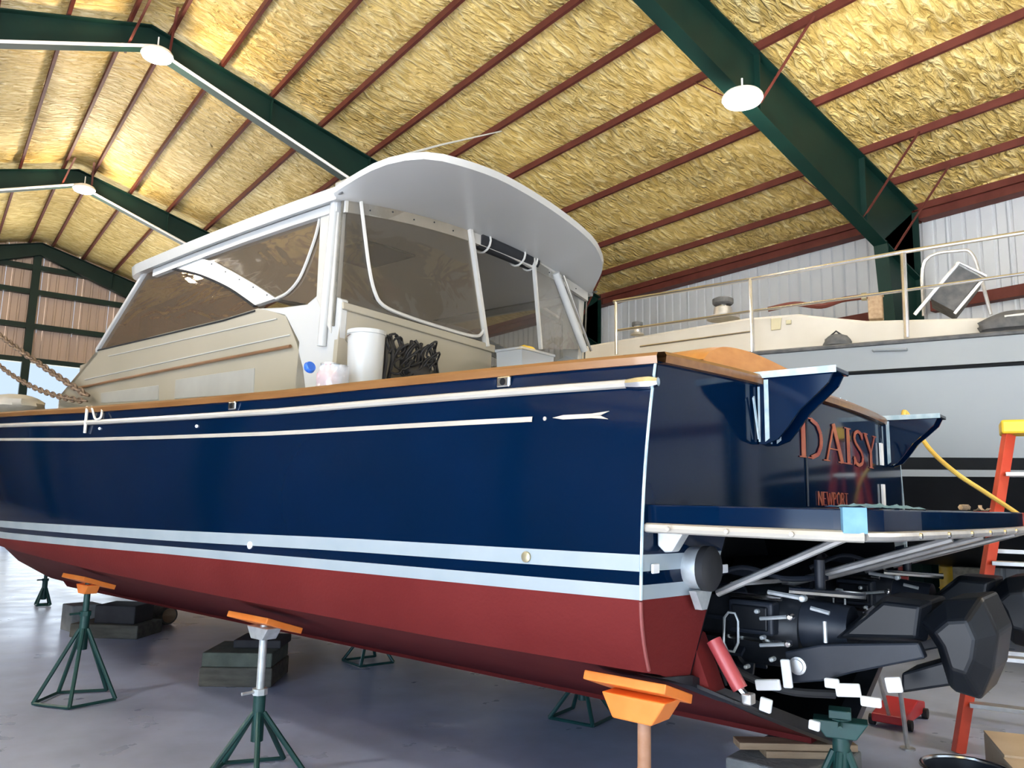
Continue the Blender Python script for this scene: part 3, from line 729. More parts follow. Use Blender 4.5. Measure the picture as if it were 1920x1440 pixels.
# side windshield pane and its frame members
lowe = [(278, 502), (327, 503), (380, 516), (427, 537), (455, 555), (480, 573)]
uppe = [(330, 478), (354, 480), (403, 491), (444, 513), (482, 535), (520, 560)]
side([hs(*p) for p in lowe]+[hs(478, 583), hs(420, 600), hs(300, 629), hs(184, 657)], 'side_windshield', 'windshield', .008, off=-.012)
for sgn in (-1, 1):
    A = [(sgn*(HS+.012), *hs(*p)) for p in lowe]; B = [(sgn*(HS+.012), *hs(*p)) for p in uppe]
    MB().strip(A, B, (-sgn*.045, 0, 0)).build('window_beam', 'white', boat)
    MB().tube(smooth_line([(sgn*(HS+.014), *hs(px, py+2)) for px, py in lowe], 4), .010, 6).build('window_gasket', 'rubber', boat, smooth=True)
    y0, z0 = hs(279, 500); y1, z1 = hs(182, 658)
    MB().beam((sgn*HS, y0, z0), (sgn*HS, y1, z1), .035, .035).build('windshield_post', 'white', boat, bevel=.006)
    MB().tube([(sgn*(HS+.006), *hs(184, 657)), (sgn*(HS+.006), *hs(300, 630)), (sgn*(HS+.006), *hs(420, 601)), (sgn*(HS+.006), *hs(479, 583))], .007, 6).build('window_gasket', 'rubber', boat)
# front windshield: two panes with a centre post
ya_, za_ = hs(279, 500); yb_, zb_ = hs(182, 658)
for sgn in (-1, 1):
    MB().prism([(sgn*HS, ya_, za_), (0, ya_+.35, za_+.06), (0, yb_+.45, zb_), (sgn*HS, yb_, zb_)], (0, .01, .01)).build('front_windshield', 'clearpane', boat)
MB().beam((0, ya_+.36, za_+.06), (0, yb_+.46, zb_), .06, .04).build('windshield_post', 'white', boat)
MB().tube([(-HS, yb_, zb_), (-.7, yb_+.3, zb_), (0, yb_+.45, zb_), (.7, yb_+.3, zb_), (HS, yb_, zb_)], .02, 6).build('windshield_sill', 'white', boat)
# upper side curtain of smoked vinyl
side([hs(352, 480), hs(403, 491), hs(444, 513), hs(482, 535), hs(520, 560), hs(576, 570), hs(592, 552), hs(606, 372), hs(350, 470)], 'side_curtain', 'vinyl2', .006, off=-.01)
for sgn in (-1, 1):
    MB().tube(smooth_line([(sgn*(HS+.002), *hs(*p)) for p in ((605, 380), (597, 425), (584, 468), (563, 520), (540, 548), (518, 560))], 5), .011, 6).build('curtain_piping', 'piping', boat, smooth=True)
    MB().beam((sgn*(HS+.005), *hs(352, 472)), (sgn*(HS+.005), *hs(606, 370)), .03, .05).build('curtain_track', 'white', boat)
    MB().box((sgn*(HS+.01), *hs(336, 477)), (.05, .16, .11)).build('corner_block', 'white', boat, bevel=.01)
    for k in range(5):
        y_, z_ = hs(400+k*26, 496+k*14.5); MB().lathe([(.006, 0), (.005, -.004*1)], (sgn*(HS+.014), y_, z_), 'X', 8).build('snap_stud', 'slate', boat)
# aft corner posts
YP = 2.45
for sgn in (-1, 1):
    MB().prism([(sgn*(HS+.015), *hs(606, 366)), (sgn*(HS+.015), *hs(640, 362)), (sgn*(HS+.015), *hs(622, 626)), (sgn*(HS+.015), *hs(596, 560))], (-sgn*.07, 0, 0)).build('canvas_corner', 'canvas', boat, bevel=.008)
    MB().tube([(sgn*(HS+.02), *hs(634, 368)), (sgn*(HS+.02), *hs(608, 650))], .030, 10).build('hardtop_post', 'white', boat, smooth=True)
    MB().tube([(sgn*(HS+.01), *hs(645, 372)), (sgn*(HS+.01), *hs(627, 612))], .008, 6).build('post_edge', 'oldwood', boat)

# --- hardtop: crowned roof with an upswept, rounded aft overhang
RF, RH, YH = 5.55, 1.47, 2.45
def zroof(s_, y):
    return 3.545+.15*(1-(s_/RH)**2)+.03*math.sin(min(1, max(0, (RF-y)/(RF-YH)))*math.pi*.8)
def rhalf(y): return RH*(1-.12*((y-RF+.35)/.35)**2) if y > RF-.35 else RH
ts = list(np.linspace(-1, 1, 33))
AFT = smooth_line([(-1.47, 2.45, 3.60), (-1.465, 2.22, 3.645), (-1.43, 2.02, 3.685), (-1.33, 1.83, 3.71), (-1.16, 1.74, 3.725), (-.7, 1.71, 3.76), (-.05, 1.77, 3.765), (.50, 1.83, 3.715), (.80, 1.92, 3.665), (1.02, 2.05, 3.625), (1.22, 2.25, 3.58), (1.38, 2.40, 3.57), (1.47, 2.45, 3.60)], 8)
def resample(P, n):
    L = [0]
    for i in range(1, len(P)): L.append(L[-1]+(P[i]-P[i-1]).length)
    return [Vector([float(np.interp(L[-1]*k/(n-1), L, [p[c] for p in P])) for c in range(3)]) for k in range(n)]
EA = resample(AFT, len(ts))
ry = [RF, RF-.1, RF-.2, RF-.35]+list(np.linspace(RF-.6, YH, 14))
topr = [[(t*rhalf(y), y, zroof(t*rhalf(y), y)+.055-.03*abs(t)**8) for t in ts] for y in ry]
botr = [[(t*(rhalf(y)-.012), y, zroof(t*rhalf(y), y)-.055) for t in ts] for y in ry]
ht, hb_ = topr[-1], botr[-1]
for q in (.2, .4, .6, .8, .93, 1.0):
    topr.append([tuple(Vector(h).lerp(e, q)+Vector((0, 0, .025*math.sin(math.pi*q)-.012*q))) for h, e in zip(ht, EA)])
    botr.append([tuple(Vector(h).lerp(e+Vector((0, .012, -.055)), q)) for h, e in zip(hb_, EA)])
roof = empty('hardtop', (0, 0, 0), 0, boat)
MB().grid(topr).build('roof_top', 'white', roof, smooth=True)
MB().grid(botr).build('roof_underside', 'white', roof, smooth=True)
et = [r_[0] for r_ in topr]+topr[-1][1:]+[r_[-1] for r_ in reversed(topr[:-1])]
eb = [r_[0] for r_ in botr]+botr[-1][1:]+[r_[-1] for r_ in reversed(botr[:-1])]
MB().grid([et, eb]).build('roof_edge', 'white', roof, smooth=True)
MB().grid([topr[0], botr[0]]).build('roof_brow', 'white', roof)
for sgn in (-1, 1):   # fascia, gutter and grab rail
    yy = [5.0, 4.3, 3.6, 3.0, 2.5]
    MB().strip([(sgn*(RH-.06), y, zroof(RH, y)-.05) for y in yy], [(sgn*(RH-.06), y, zroof(RH, y)-.11) for y in yy], (-sgn*.04, 0, 0)).build('roof_fascia', 'white', roof)
    MB().tube([(sgn*(RH-.02), y, zroof(RH, y)-.022) for y in (5.2, 4.3, 3.4, 2.4)], .008, 6).build('gutter_groove', 'dirty', roof)
    MB().tube([(sgn*1.15, y, zroof(1.15, y)+.10) for y in (5.0, 4.2, 3.4, 2.6)], .011, 8).build('grab_rail', 'teak', roof, smooth=True)
    for y in (4.8, 4.2, 3.6, 3.0): MB().tube([(sgn*1.15, y, zroof(1.15, y)+.03), (sgn*1.15, y, zroof(1.15, y)+.105)], .014, 8).build('grab_rail_post', 'dirty', roof)
MB().box((-.30, 3.55, zroof(-.3, 3.55)-.064), (.55, .62, .022)).build('roof_hatch', 'hatch', roof, bevel=.01)
pa, pb = onY(825, 272, 2.6), onY(940, 246, 2.6)
MB().tube([onY(760, 290, 2.6), pa, pb], [.010, .008, .005], 6).build('antenna', 'white', roof, smooth=True)

# --- aft bulkhead, curtain panel, doorway
def ab(px, py, y=YP): p = onY(px, py, y); return (p.x, p.y, p.z)
hd = [(s_, YP, zroof(s_, YP)-.05) for s_ in np.linspace(-HS, HS, 15)]
MB().strip(hd, [(x, y, z-.085) for x, y, z in hd], (0, .03, 0)).build('header_canvas', 'canvas', boat)
for k in range(1, 14):
    x, y, z = hd[k]; MB().lathe([(.006, 0), (.005, -.004)], (x, y-.004, z-.03-.02*(k % 2)), 'Y', 8).build('snap_stud', 'slate', boat)
MB().prism([(-HS-.02, YP, 2.1), ab(640, 572), ab(700, 592), ab(800, 622), ab(922, 655), (.06, YP, 2.1)], (0, .04, 0)).build('cockpit_bulkhead', 'cream', boat)
MB().prism([ab(640, 566), ab(925, 648), ab(925, 662), ab(640, 580)], (0, -.02, 0)).build('bulkhead_ledge', 'cream', boat, bevel=.006)
MB().prism([ab(655, 362), ab(672, 362), ab(700, 560), ab(728, 582), ab(905, 640), ab(640, 568)], (0, .012, 0)).build('curtain_side', 'vinyl', boat)
cl_ = [(675, 362), (683, 430), (692, 500), (702, 545), (718, 572), (760, 592), (830, 615), (885, 630), (903, 625), (907, 600), (895, 520), (880, 420)]
MB().prism([ab(*p) for p in cl_]+[ab(780, 388)], (0, .006, 0)).build('aft_curtain', 'vinyl', boat)
MB().tube(smooth_line([ab(*p, YP-.008) for p in cl_], 4), .013, 6).build('curtain_piping', 'piping', boat, smooth=True)
MB().beam(ab(879, 418, YP-.01), ab(912, 650, YP-.01), .045, .03).build('door_post', 'piping', boat)
MB().beam(ab(1000, 484, YP-.01), ab(1014, 655, YP-.01), .03, .02).build('door_post', 'piping', boat)
MB().prism([ab(1004, 488), ab(1044, 515), ab(1086, 655), ab(1016, 655)], (0, .006, 0)).build('door_side_curtain', 'clearpane', boat)
MB().tube([ab(1042, 512, YP-.02), ab(1096, 658, YP-.02)], .035, 10).build('hardtop_post', 'white', boat, smooth=True)
MB().tube([ab(1056, 516, YP-.05), ab(1108, 658, YP-.05)], .012, 8).build('post_rail', 'steel', boat, smooth=True)
rc = MB().tube([ab(893, 448, YP+.05), ab(1000, 492, YP+.05)], .075, 14).build('rolled_curtain', 'rubber', boat, smooth=True)
for px, py in ((905, 455), (970, 480), (993, 489)):
    c_ = Vector(ab(px, py, YP+.05)); MB().tube([c_+Vector((.004*math.sin(a), .085*math.cos(a), .085*math.sin(a))) for a in np.linspace(0, 2*math.pi, 15)[:-1]], .009, 6, closed=True).build('curtain_strap', 'piping', rc, smooth=True)
# steering seat box and helm inside, seen dimly
MB().span((-1.3, 3.4, 1.55), (-.4, 4.6, 2.55)).build('helm_seat', 'cream', boat, bevel=.04)
MB().prism([(-1.3, 5.2, 1.6), (-1.3, 5.2, 2.7), (-1.3, 5.6, 2.9), (-1.3, 6.6, 2.85), (-1.3, 6.6, 1.6)], (2.6, 0, 0)).build('helm_console', 'cream', boat)

def frustum(poly, s_out, s_base, s_in, k, name, m, parent, cen=None):
    n = len(poly); cy_ = sum(p[0] for p in poly)/n if cen is None else cen[0]; cz_ = sum(p[1] for p in poly)/n if cen is None else cen[1]
    inner = [(cy_+(y-cy_)*k, cz_+(z-cz_)*k) for y, z in poly]
    vs = [(s_out, *p) for p in inner]+[(s_base, *p) for p in poly]+[(s_in, *p) for p in poly]
    fs = [tuple(range(n)), tuple(range(3*n-1, 2*n-1, -1))]
    for i in range(n):
        j = (i+1) % n; fs += [(i, j, n+j, n+i), (n+i, n+j, 2*n+j, 2*n+i)]
    return MB().add(vs, fs).build(name, m, parent, bevel=.012)
# --- waterjet drives in the pocket
def drive(s0, main):
    r_ = empty('waterjet_drive', (0, 0, 0), 0, boat)
    zc = 1.10
    MB().lathe([(.20, .70), (.235, .30), (.25, .22), (.25, .17), (.215, .165), (.20, .02), (.185, .015), (.175, -.20), (.15, -.25)], (s0, .02, zc), 'Y', 28).build('pump_housing', 'black', r_, smooth=True, angle=30)
    for k in range(12):
        a = k*math.pi/6; MB().lathe([(.014, .0), (.014, -.02), (.006, -.022)], (s0+.232*math.cos(a), .19, zc+.232*math.sin(a)), 'Y', 6).build('flange_bolt', 'slate', r_)
    for k in range(9):
        a = k*2*math.pi/9+.2; MB().box((s0+.205*math.cos(a), .08, zc+.205*math.sin(a)), (.05, .16, .016), Matrix.Rotation(-a, 3, 'Y')).build('rib', 'slate', r_)
    MB().span((s0-.235, -.16, zc-.02), (s0-.15, .04, zc+.12)).build('inspection_cover', 'slate', r_, bevel=.012)
    MB().span((s0-.25, -.14, zc+.0), (s0-.235, .02, zc+.10)).build('inspection_lid', 'cowl', r_, bevel=.006)
    for z in (zc-.04, zc+.14): MB().tube([(s0-.22, .16, z), (s0-.235, -.2, z)], .011, 8).build('hydraulic_line', 'steel', r_, smooth=True)
    q = MB().lathe([(.12, -.16), (.105, -.30), (.095, -.42)], (s0-.02, .0, zc+.02), 'Y', 20); q.build('nozzle', 'slate', r_, smooth=True)
    # arm with pivot bolt
    sp_ = s0-.20
    arm = [hsD(px, py, sp_) for px, py in ((1470, 1222), (1540, 1208), (1722, 1205), (1735, 1235), (1600, 1262), (1540, 1278), (1478, 1282))]
    MB().prism([(sp_, y, z) for y, z in arm], (.05, 0, 0)).build('bucket_arm', 'slate', r_, bevel=.008)
    MB().prism([(sp_+.36, y, z) for y, z in arm], (.05, 0, 0)).build('bucket_arm', 'slate', r_, bevel=.008)
    y_, z_ = hsD(1497, 1248, sp_)
    MB().lathe([(.036, 0), (.036, -.012), (.026, -.014), (.026, -.024), (.012, -.026)], (sp_, y_, z_), 'X', 20).build('pivot_bolt', 'alu', r_, smooth=True, angle=30)
    # upper cowl
    cow = [hsD(px, py, s0-.12) for px, py in ((1555, 1200), (1655, 1118), (1745, 1128), (1735, 1205))]
    frustum(cow, s0-.15, s0-.09, s0+.16, .78, 'steering_cowl', 'cowl', r_)
    # reversing bucket, faceted
    bk = [hsD(px, py, s0-.14) for px, py in ((1722, 1165), (1770, 1125), (1840, 1120), (1872, 1190), (1862, 1260), (1838, 1315), (1790, 1300), (1778, 1290), (1755, 1215))]
    frustum(bk, s0-.20, s0-.12, s0+.20, .52, 'reverse_bucket', 'cowl', r_, (sum(p[0] for p in bk)/len(bk)+.01, sum(p[1] for p in bk)/len(bk)+.03))
    # castings, rims and hydraulic fittings on the outer side of the pump
    rimc = [hsD(px, py, s0-.25) for px, py in ((1358, 1158), (1366, 1148), (1378, 1150), (1384, 1165), (1384, 1205), (1376, 1222), (1364, 1220), (1357, 1205))]
    MB().tube([(s0-.25, y, z) for y, z in rimc], .006, 6, closed=True).build('cover_rim', 'galv', r_, smooth=True)
    for px, py, r0, m_ in ((1482, 1157, .013, 'steel'), (1478, 1207, .013, 'steel'), (1420, 1146, .010, 'galv'), (1505, 1122, .014, 'galv'), (1448, 1236, .010, 'galv'), (1400, 1250, .009, 'galv'), (1430, 1195, .009, 'galv')):
        y_, z_ = hsD(px, py, s0-.255); MB().lathe([(r0, .02), (r0, -.014), (r0*.6, -.018)], (s0-.255, y_, z_), 'X', 10).build('fitting', m_, r_, smooth=True, angle=30)
    for a_, b_, r0 in (((1425, 1160), (1478, 1157), .008), ((1425, 1210), (1476, 1208), .008), ((1546, 1165), (1548, 1205), .008), ((1440, 1110), (1505, 1122), .010), ((1520, 1140), (1555, 1150), .009)):
        y0_, z0_ = hsD(*a_, s0-.255); y1_, z1_ = hsD(*b_, s0-.255); MB().tube([(s0-.255, y0_, z0_), (s0-.255, y1_, z1_)], r0, 6).build('hydraulic_line', 'galv', r_, smooth=True)
    MB().prism([(s0-.10, *hsD(px, py, s0-.1)) for px, py in ((1690, 1262), (1775, 1238), (1790, 1285), (1690, 1300))], (.22, 0, 0)).build('bucket_lip', 'cowl', r_, bevel=.01)
    MB().tube([(s0-.05, -.30, zc+.16), (s0-.05, -.30, zc+.30)],   .022, 12).build('steering_post', 'slate', r_, smooth=True)
    MB().tube([(s0-.15, -.20, zc+.17), (s0-.03, -.48, zc+.16)], .016, 8).build('steering_link', 'steel', r_, smooth=True)
    MB().tube(smooth_line([(s0-.24, .15, zc-.1), (s0-.26, -.02, zc-.18), (s0-.22, -.2, zc-.23), (s0-.1, -.36, zc-.24)], 5), .018, 8).build('hose', 'rubber', r_, smooth=True)
    MB().tube(smooth_line([(s0-.2, .2, zc+.17), (s0-.14, .02, zc+.25), (s0-.06, -.14, zc+.21), (s0+.05, -.3, zc+.22)], 5), .013, 8).build('hose', 'slate', r_, smooth=True)
    if main:
        for px, py, a, b in ((1475, 1263, .03, .09), (1440, 1284, .085, .035), (1560, 1281, .045, .03), (1590, 1294, .075, .04), (1676, 1284, .045, .045), (1633, 1316, .06, .03), (1436, 1322, .04, .045), (1527, 1360, .035, .03)):
            y_, z_ = hsD(px, py, s0-.27); MB().box((s0-.27, y_, z_), (.02, a*1.25, b*1.25), Matrix.Rotation(random.uniform(-.2, .2), 3, 'X')).build('masked_anode', 'masktape', r_, bevel=.006)
    return r_
def hsD(px, py, s_): p = onS(px, py, s_); return (p.y, p.z)
SD = -.80
d1 = drive(SD, True)
d2 = empty('waterjet_drive', (1.45, .0, 0), 0, boat)
for ch in list(d1.children):
    if ch.name.startswith('masked'): continue
    clone(ch, d2)
# trim tab with red ram
for sgn in (-1, 1):
    MB().prism([(sgn*1.74, -.02, 1.00), (sgn*1.55, -.05, .945), (0, -.13, .41), (0, -.13, .47), (sgn*1.55, -.05, .985)], (0, .10, 0)).build('bottom_edge_plate', 'black', boat)
    MB().prism([(sgn*1.52, -.02, .955), (sgn*1.52, -.20, .915), (sgn*1.52, -.20, .905), (sgn*1.52, -.02, .94)], (-sgn*.22, 0, -.07)).build('trim_tab', 'black', boat)
ra, rb = onS(1338, 1200, -1.42), onS(1388, 1292, -1.42)
rm = MB().tube([ra, rb], .030, 14).build('trim_ram', 'redram', boat, smooth=True)
MB().tube([rb, onS(1405, 1312, -1.42)], .015, 8).build('ram_rod', 'steel', rm, smooth=True)
MB().box(onS(1403, 1310, -1.42), (.05, .04, .04)).build('ram_clevis', 'alu', rm, bevel=.006)
MB().prism([(-1.5, .0, .95), (-1.5, -.10, .92), (-1.5, -.02, 1.12), (-1.5, .05, 1.15)], (.12, 0, 0)).build('tab_fairing', 'bottom', boat)
MB().tube(smooth_line([onS(1345, 1230, -1.36), onS(1352, 1255, -1.34), onS(1362, 1285, -1.36)], 4), .006, 6).build('ram_hose', 'rubber', boat)

# ================================================================== THINGS ON THE BLUE BOAT
def W3(p): return b2w(p)
def rootB(name, p, label, cat, rz=0, group=None): return tag(empty(name, b2w(p), BR+rz), label, cat, group)
DZK = 2.20
# plastic jug in a bag, blue cap, metal can
j = onS(618, 712, -1.66); jg = rootB('solvent_jug', (-1.66, j.y, zcap(j.y)+.02), 'pink translucent plastic jug in a bag on the teak cap rail', 'jug')
MB().lathe([(.055, 0), (.062, .01), (.062, .11), (.045, .135), (.018, .15), (.018, .17)], (0, .02, 0), 'Z', 16).build('jug_body', 'pink', jg, smooth=True)
bgm = MB(); rows = []
for i in range(9):
    z = .15*i/8; rows.append([((.085+.012*noise.noise(Vector((math.cos(a)*3, math.sin(a)*3, z*30))))*(1-.25*(i/8)**3)*math.cos(a), -.03+(.10+.015*noise.noise(Vector((math.cos(a)*3, math.sin(a)*3, 9+z*30))))*math.sin(a), z) for a in np.linspace(0, 2*math.pi, 25)])
bgm.grid(rows).build('plastic_bag', 'clear', jg, smooth=True)
j = onS(578, 682, -1.60); cpb = rootB('blue_cap', (-1.60, j.y, j.z-.03), 'small blue screw cap lying beside the pink jug', 'cap')
MB().lathe([(.03, 0), (.034, .005), (.034, .03), (.03, .036)], rot=Matrix.Rotation(1.2, 3, 'X'), n=18).build('cap_body', 'bluecap', cpb, smooth=True)
MB().lathe([(.036, .010), (.037, .013), (.036, .016)], rot=Matrix.Rotation(1.2, 3, 'X'), n=18).build('cap_ridge', 'bluecap', cpb)
j = onS(620, 672, -1.50); cn = rootB('metal_can', (-1.50, j.y, zcap(2)+.03), 'shiny metal can standing at the foot of the hardtop post', 'can')
MB().lathe([(.055, 0), (.055, .20)], n=20).build('can_body', 'galv', cn, smooth=True, angle=30); MB().lathe([(.058, .195), (.058, .205)], n=20).build('can_rim', 'alu', cn); MB().lathe([(.058, 0), (.058, .008)], n=20).build('can_rim', 'alu', cn)
# white bucket
j = onS(682, 700, -1.45); bk_ = rootB('white_bucket', (-1.40, onS(684, 700, -1.40).y, zcap(2)+.0), 'white plastic bucket behind the cap rail beside black cords', 'bucket')
MB().lathe([(.10, 0), (.112, .40), (.118, .402), (.118, .425), (.11, .427)], n=24).build('bucket_body', 'white', bk_, smooth=True, angle=30)
MB().tube([(.122*math.cos(a), .122*math.sin(a), .39-.03*math.sin(a)) for a in np.linspace(0, math.pi, 12)], .004, 6).build('bucket_handle', 'steel', bk_)
# black cord bundle hanging on the bulkhead
cbp = (-1.02, YP-.10, 2.18); cb = rootB('cord_bundle', cbp, 'tangle of black cords and straps hung on the cream cockpit bulkhead', 'cords')
def cbl(px, py, dy=0): p = onY(px, py, YP-.10-dy); return (p.x-cbp[0], p.y-cbp[1], p.z-cbp[2])
for k, (top, mid, end) in enumerate((((715, 628), (712, 670), (706, 712)), ((722, 627), (724, 670), (718, 714)), ((732, 627), (736, 668), (728, 712)), ((742, 628), (755, 650), (752, 690)), ((712, 630), (703, 672), (701, 714)),
                                  ((772, 640), (768, 668), (772, 706)), ((778, 638), (790, 660), (795, 704)), ((800, 650), (812, 664), (818, 700)), ((790, 645), (784, 672), (780, 706)))):
    MB().tube(smooth_line([cbl(*top), cbl(*mid, .02+.01*(k % 3)), cbl(*end, .01)], 5), .014, 6).build('cord', 'cord', cb, smooth=True)
for cx_, cy_, r0 in ((738, 645, .055), (800, 665, .045), (748, 648, .045), (722, 646, .05)):
    c_ = Vector(cbl(cx_, cy_, .03)); MB().tube([c_+Vector((r0*math.cos(a), .01*math.sin(3*a), r0*1.2*math.sin(a))) for a in np.linspace(0, 2*math.pi, 17)[:-1]], .008, 6, closed=True).build('cord_loop', 'cord', cb, smooth=True)
for k in range(16):
    c_ = Vector(cbl(random.uniform(742, 818), random.uniform(655, 704), .05)); r0 = random.uniform(.035, .07); a0 = random.uniform(0, 3)
    MB().tube([c_+Vector((r0*math.cos(a), .02*math.sin(2*a+a0), r0*1.3*math.sin(a+a0*.3))) for a in np.linspace(0, 2*math.pi, 15)[:-1]], .008, 6, closed=True).build('cord_loop', 'cord', cb, smooth=True)
cm = MB(); rows = []
for i in range(9):
    z = i/8; rad = .5+.5*math.sin(math.pi*min(1, z*.8+.2))
    rows.append([((.15*rad+.03*noise.noise(Vector((math.cos(a)*2, math.sin(a)*2, z*4))))*math.cos(a), .06*rad*math.sin(a), z*.12) for a in np.linspace(0, 2*math.pi, 21)])
c0 = cbl(785, 716, .02); cmo = cm.grid(rows).build('webbing_pile', 'cord', cb, smooth=True); cmo.location = (c0[0], c0[1], c0[2])
# wood offcut and clear box in the doorway
j = onY(855, 692, 2.0); wd_ = rootB('wood_offcut', (j.x-.1, 2.0, 2.19), 'small raw wood offcut behind the cap rail under the curtain', 'wood')
MB().box((0, 0, .03), (.22, .08, .06), .1).build('plank', 'brightteak', wd_, bevel=.004); MB().box((.03, .02, .07), (.12, .05, .02), .4).build('plank', 'wood', wd_, bevel=.003)
j = onY(985, 672, 2.1); cx2 = rootB('clear_storage_box', (j.x, 2.1, 2.14), 'clear plastic storage box in the cockpit doorway', 'box')
MB().prism([(-.17, -.12, .34), (.17, -.12, .34), (.19, -.12, .56), (-.19, -.12, .56)], (0, .24, 0)).build('box_body', 'clear', cx2); MB().span((-.2, -.13, .56), (.2, .13, .58)).build('box_lid', 'clear', cx2, bevel=.005)
MB().span((-.2, -.14, .0), (.2, .14, .338)).build('box_shelf', 'cream', cx2)
yr = rootB('yellow_rag', (j.x+.01, 2.1, 2.722), 'crumpled yellow cloth on top of the clear storage box', 'cloth')
rows = [[((.13*math.cos(a))*q, .08*math.sin(a)*q, .05*(1-q*q)+.012*noise.noise(Vector((math.cos(a)*2*q, math.sin(a)*2*q, 5)))) for a in np.linspace(0, 2*math.pi, 17)] for q in (1, .8, .5, .2, .02)]
MB().grid(rows).build('rag_folds', 'yellow', yr, smooth=True)
# chains to the foredeck and white gear, dangling rope
def chain(name, A, B, sagz, n, label):
    A, B = Vector(A), Vector(B); r0 = tag(empty(name, b2w(A), BR), label, 'chain', 'rusty chains over the foredeck'); pts = []
    for i in range(n+1):
        t = i/n; p = A.lerp(B, t)-A; p.z -= sagz*4*t*(1-t); pts.append(p)
    me = None
    for i in range(n):
        a, b = pts[i], pts[i+1]; d = (b-a); m_ = (a+b)/2; L = d.length*.72
        if me is None:
            q = MB().tube([(L*math.cos(t_), .38*L*math.sin(t_), 0) for t_ in np.linspace(0, 2*math.pi, 11)[:-1]], L*.17, 5, closed=True).build('link', 'chain', r0, smooth=True); o = q; me = q.data
        else:
            o = bpy.data.objects.new('link', me); col.objects.link(o); o.parent = r0
        o.location = m_; o.rotation_mode = 'QUATERNION'
        o.rotation_quaternion = d.to_track_quat('X', 'Z') @ Matrix.Rotation(math.pi/2*(i % 2), 4, 'X').to_quaternion()
chain('steel_chain', onS(163, 741, -1.5), onS(-30, 606, -1.5), .02, 34, 'rusty chain rising steeply to the left from the foredeck')
chain('steel_chain', onS(160, 752, -1.5), onS(-20, 668, -1.5), .10, 34, 'rusty chain sagging low over the foredeck beneath the steeper one')
gp = onS(-25, 600, -1.5); gb = rootB('steel_davit_post', (-1.5, gp.y+.12, zcap(gp.y)+.04), 'steel post on the foredeck that carries the chains', 'post')
MB().tube([(0, 0, 0), (0, 0, gp.z-zcap(gp.y)+.12)], .04, 10).build('pole', 'steel', gb, smooth=True); MB().lathe([(.1, 0), (.1, .02)], n=16).build('base_plate', 'steel', gb)
gq = onS(25, 770, -1.3); wg = rootB('white_sail_bag', (-1.3, gq.y, zcap(gq.y)+.03), 'crumpled white fabric bundle on the foredeck at the left edge', 'fabric')
rows = [[((.28+.06*noise.noise(Vector((math.cos(a)*2, math.sin(a)*2, q*5))))*math.cos(a)*math.sin(q), (.45+.1*noise.noise(Vector((math.cos(a)*3, math.sin(a)*3, q*4+8))))*math.sin(a)*math.sin(q), (.13-.13*math.cos(q))) for a in np.linspace(0, 2*math.pi, 25)] for q in np.linspace(.05, 3.0, 12)]
MB().grid(rows).build('bundle', 'canvas', wg, smooth=True)
y0 = onS(160, 780, -1.98).y; rp = rootB('white_rope', (-2.0, y0, 2.3), 'short white rope with a loop dangling over the blue hull side', 'rope')
def rl(px, py, s_=-2.005): p = onS(px, py, s_); return (p.x+2.0, p.y-y0, p.z-2.3)
MB().tube([rl(163, 764, -1.97), rl(163, 770), rl(161, 790), rl(159, 812)], .011, 7).build('rope_tail', 'rope', rp, smooth=True)
MB().tube(smooth_line([rl(172, 763, -1.97), rl(174, 770), rl(178, 784), rl(184, 786), rl(190, 780), rl(192, 762, -1.97)], 5), .008, 7).build('rope_loop', 'rope', rp, smooth=True)
# shavings and yellow cord on the platform side
for k in range(2):
    s_ = -.62+.3*k; sv = rootB('wood_shaving', (s_, pedge(s_)+.06, PZ+.004), ('curled pale wood shaving on the platform nearer the blue film', 'curled pale wood shaving on the platform nearer the ladder')[k], 'shaving', k, 'wood shavings on the swim platform')
    MB().grid([[(.03*t, .012*math.cos(t*4+k), .012+.012*math.sin(t*4+k)) for t in np.linspace(-1, 1, 9)], [(.03*t, .02+.012*math.cos(t*4+k), .012+.012*math.sin(t*4+k)) for t in np.linspace(-1, 1, 9)]]).build('curl', 'wood', sv, thick=.002)

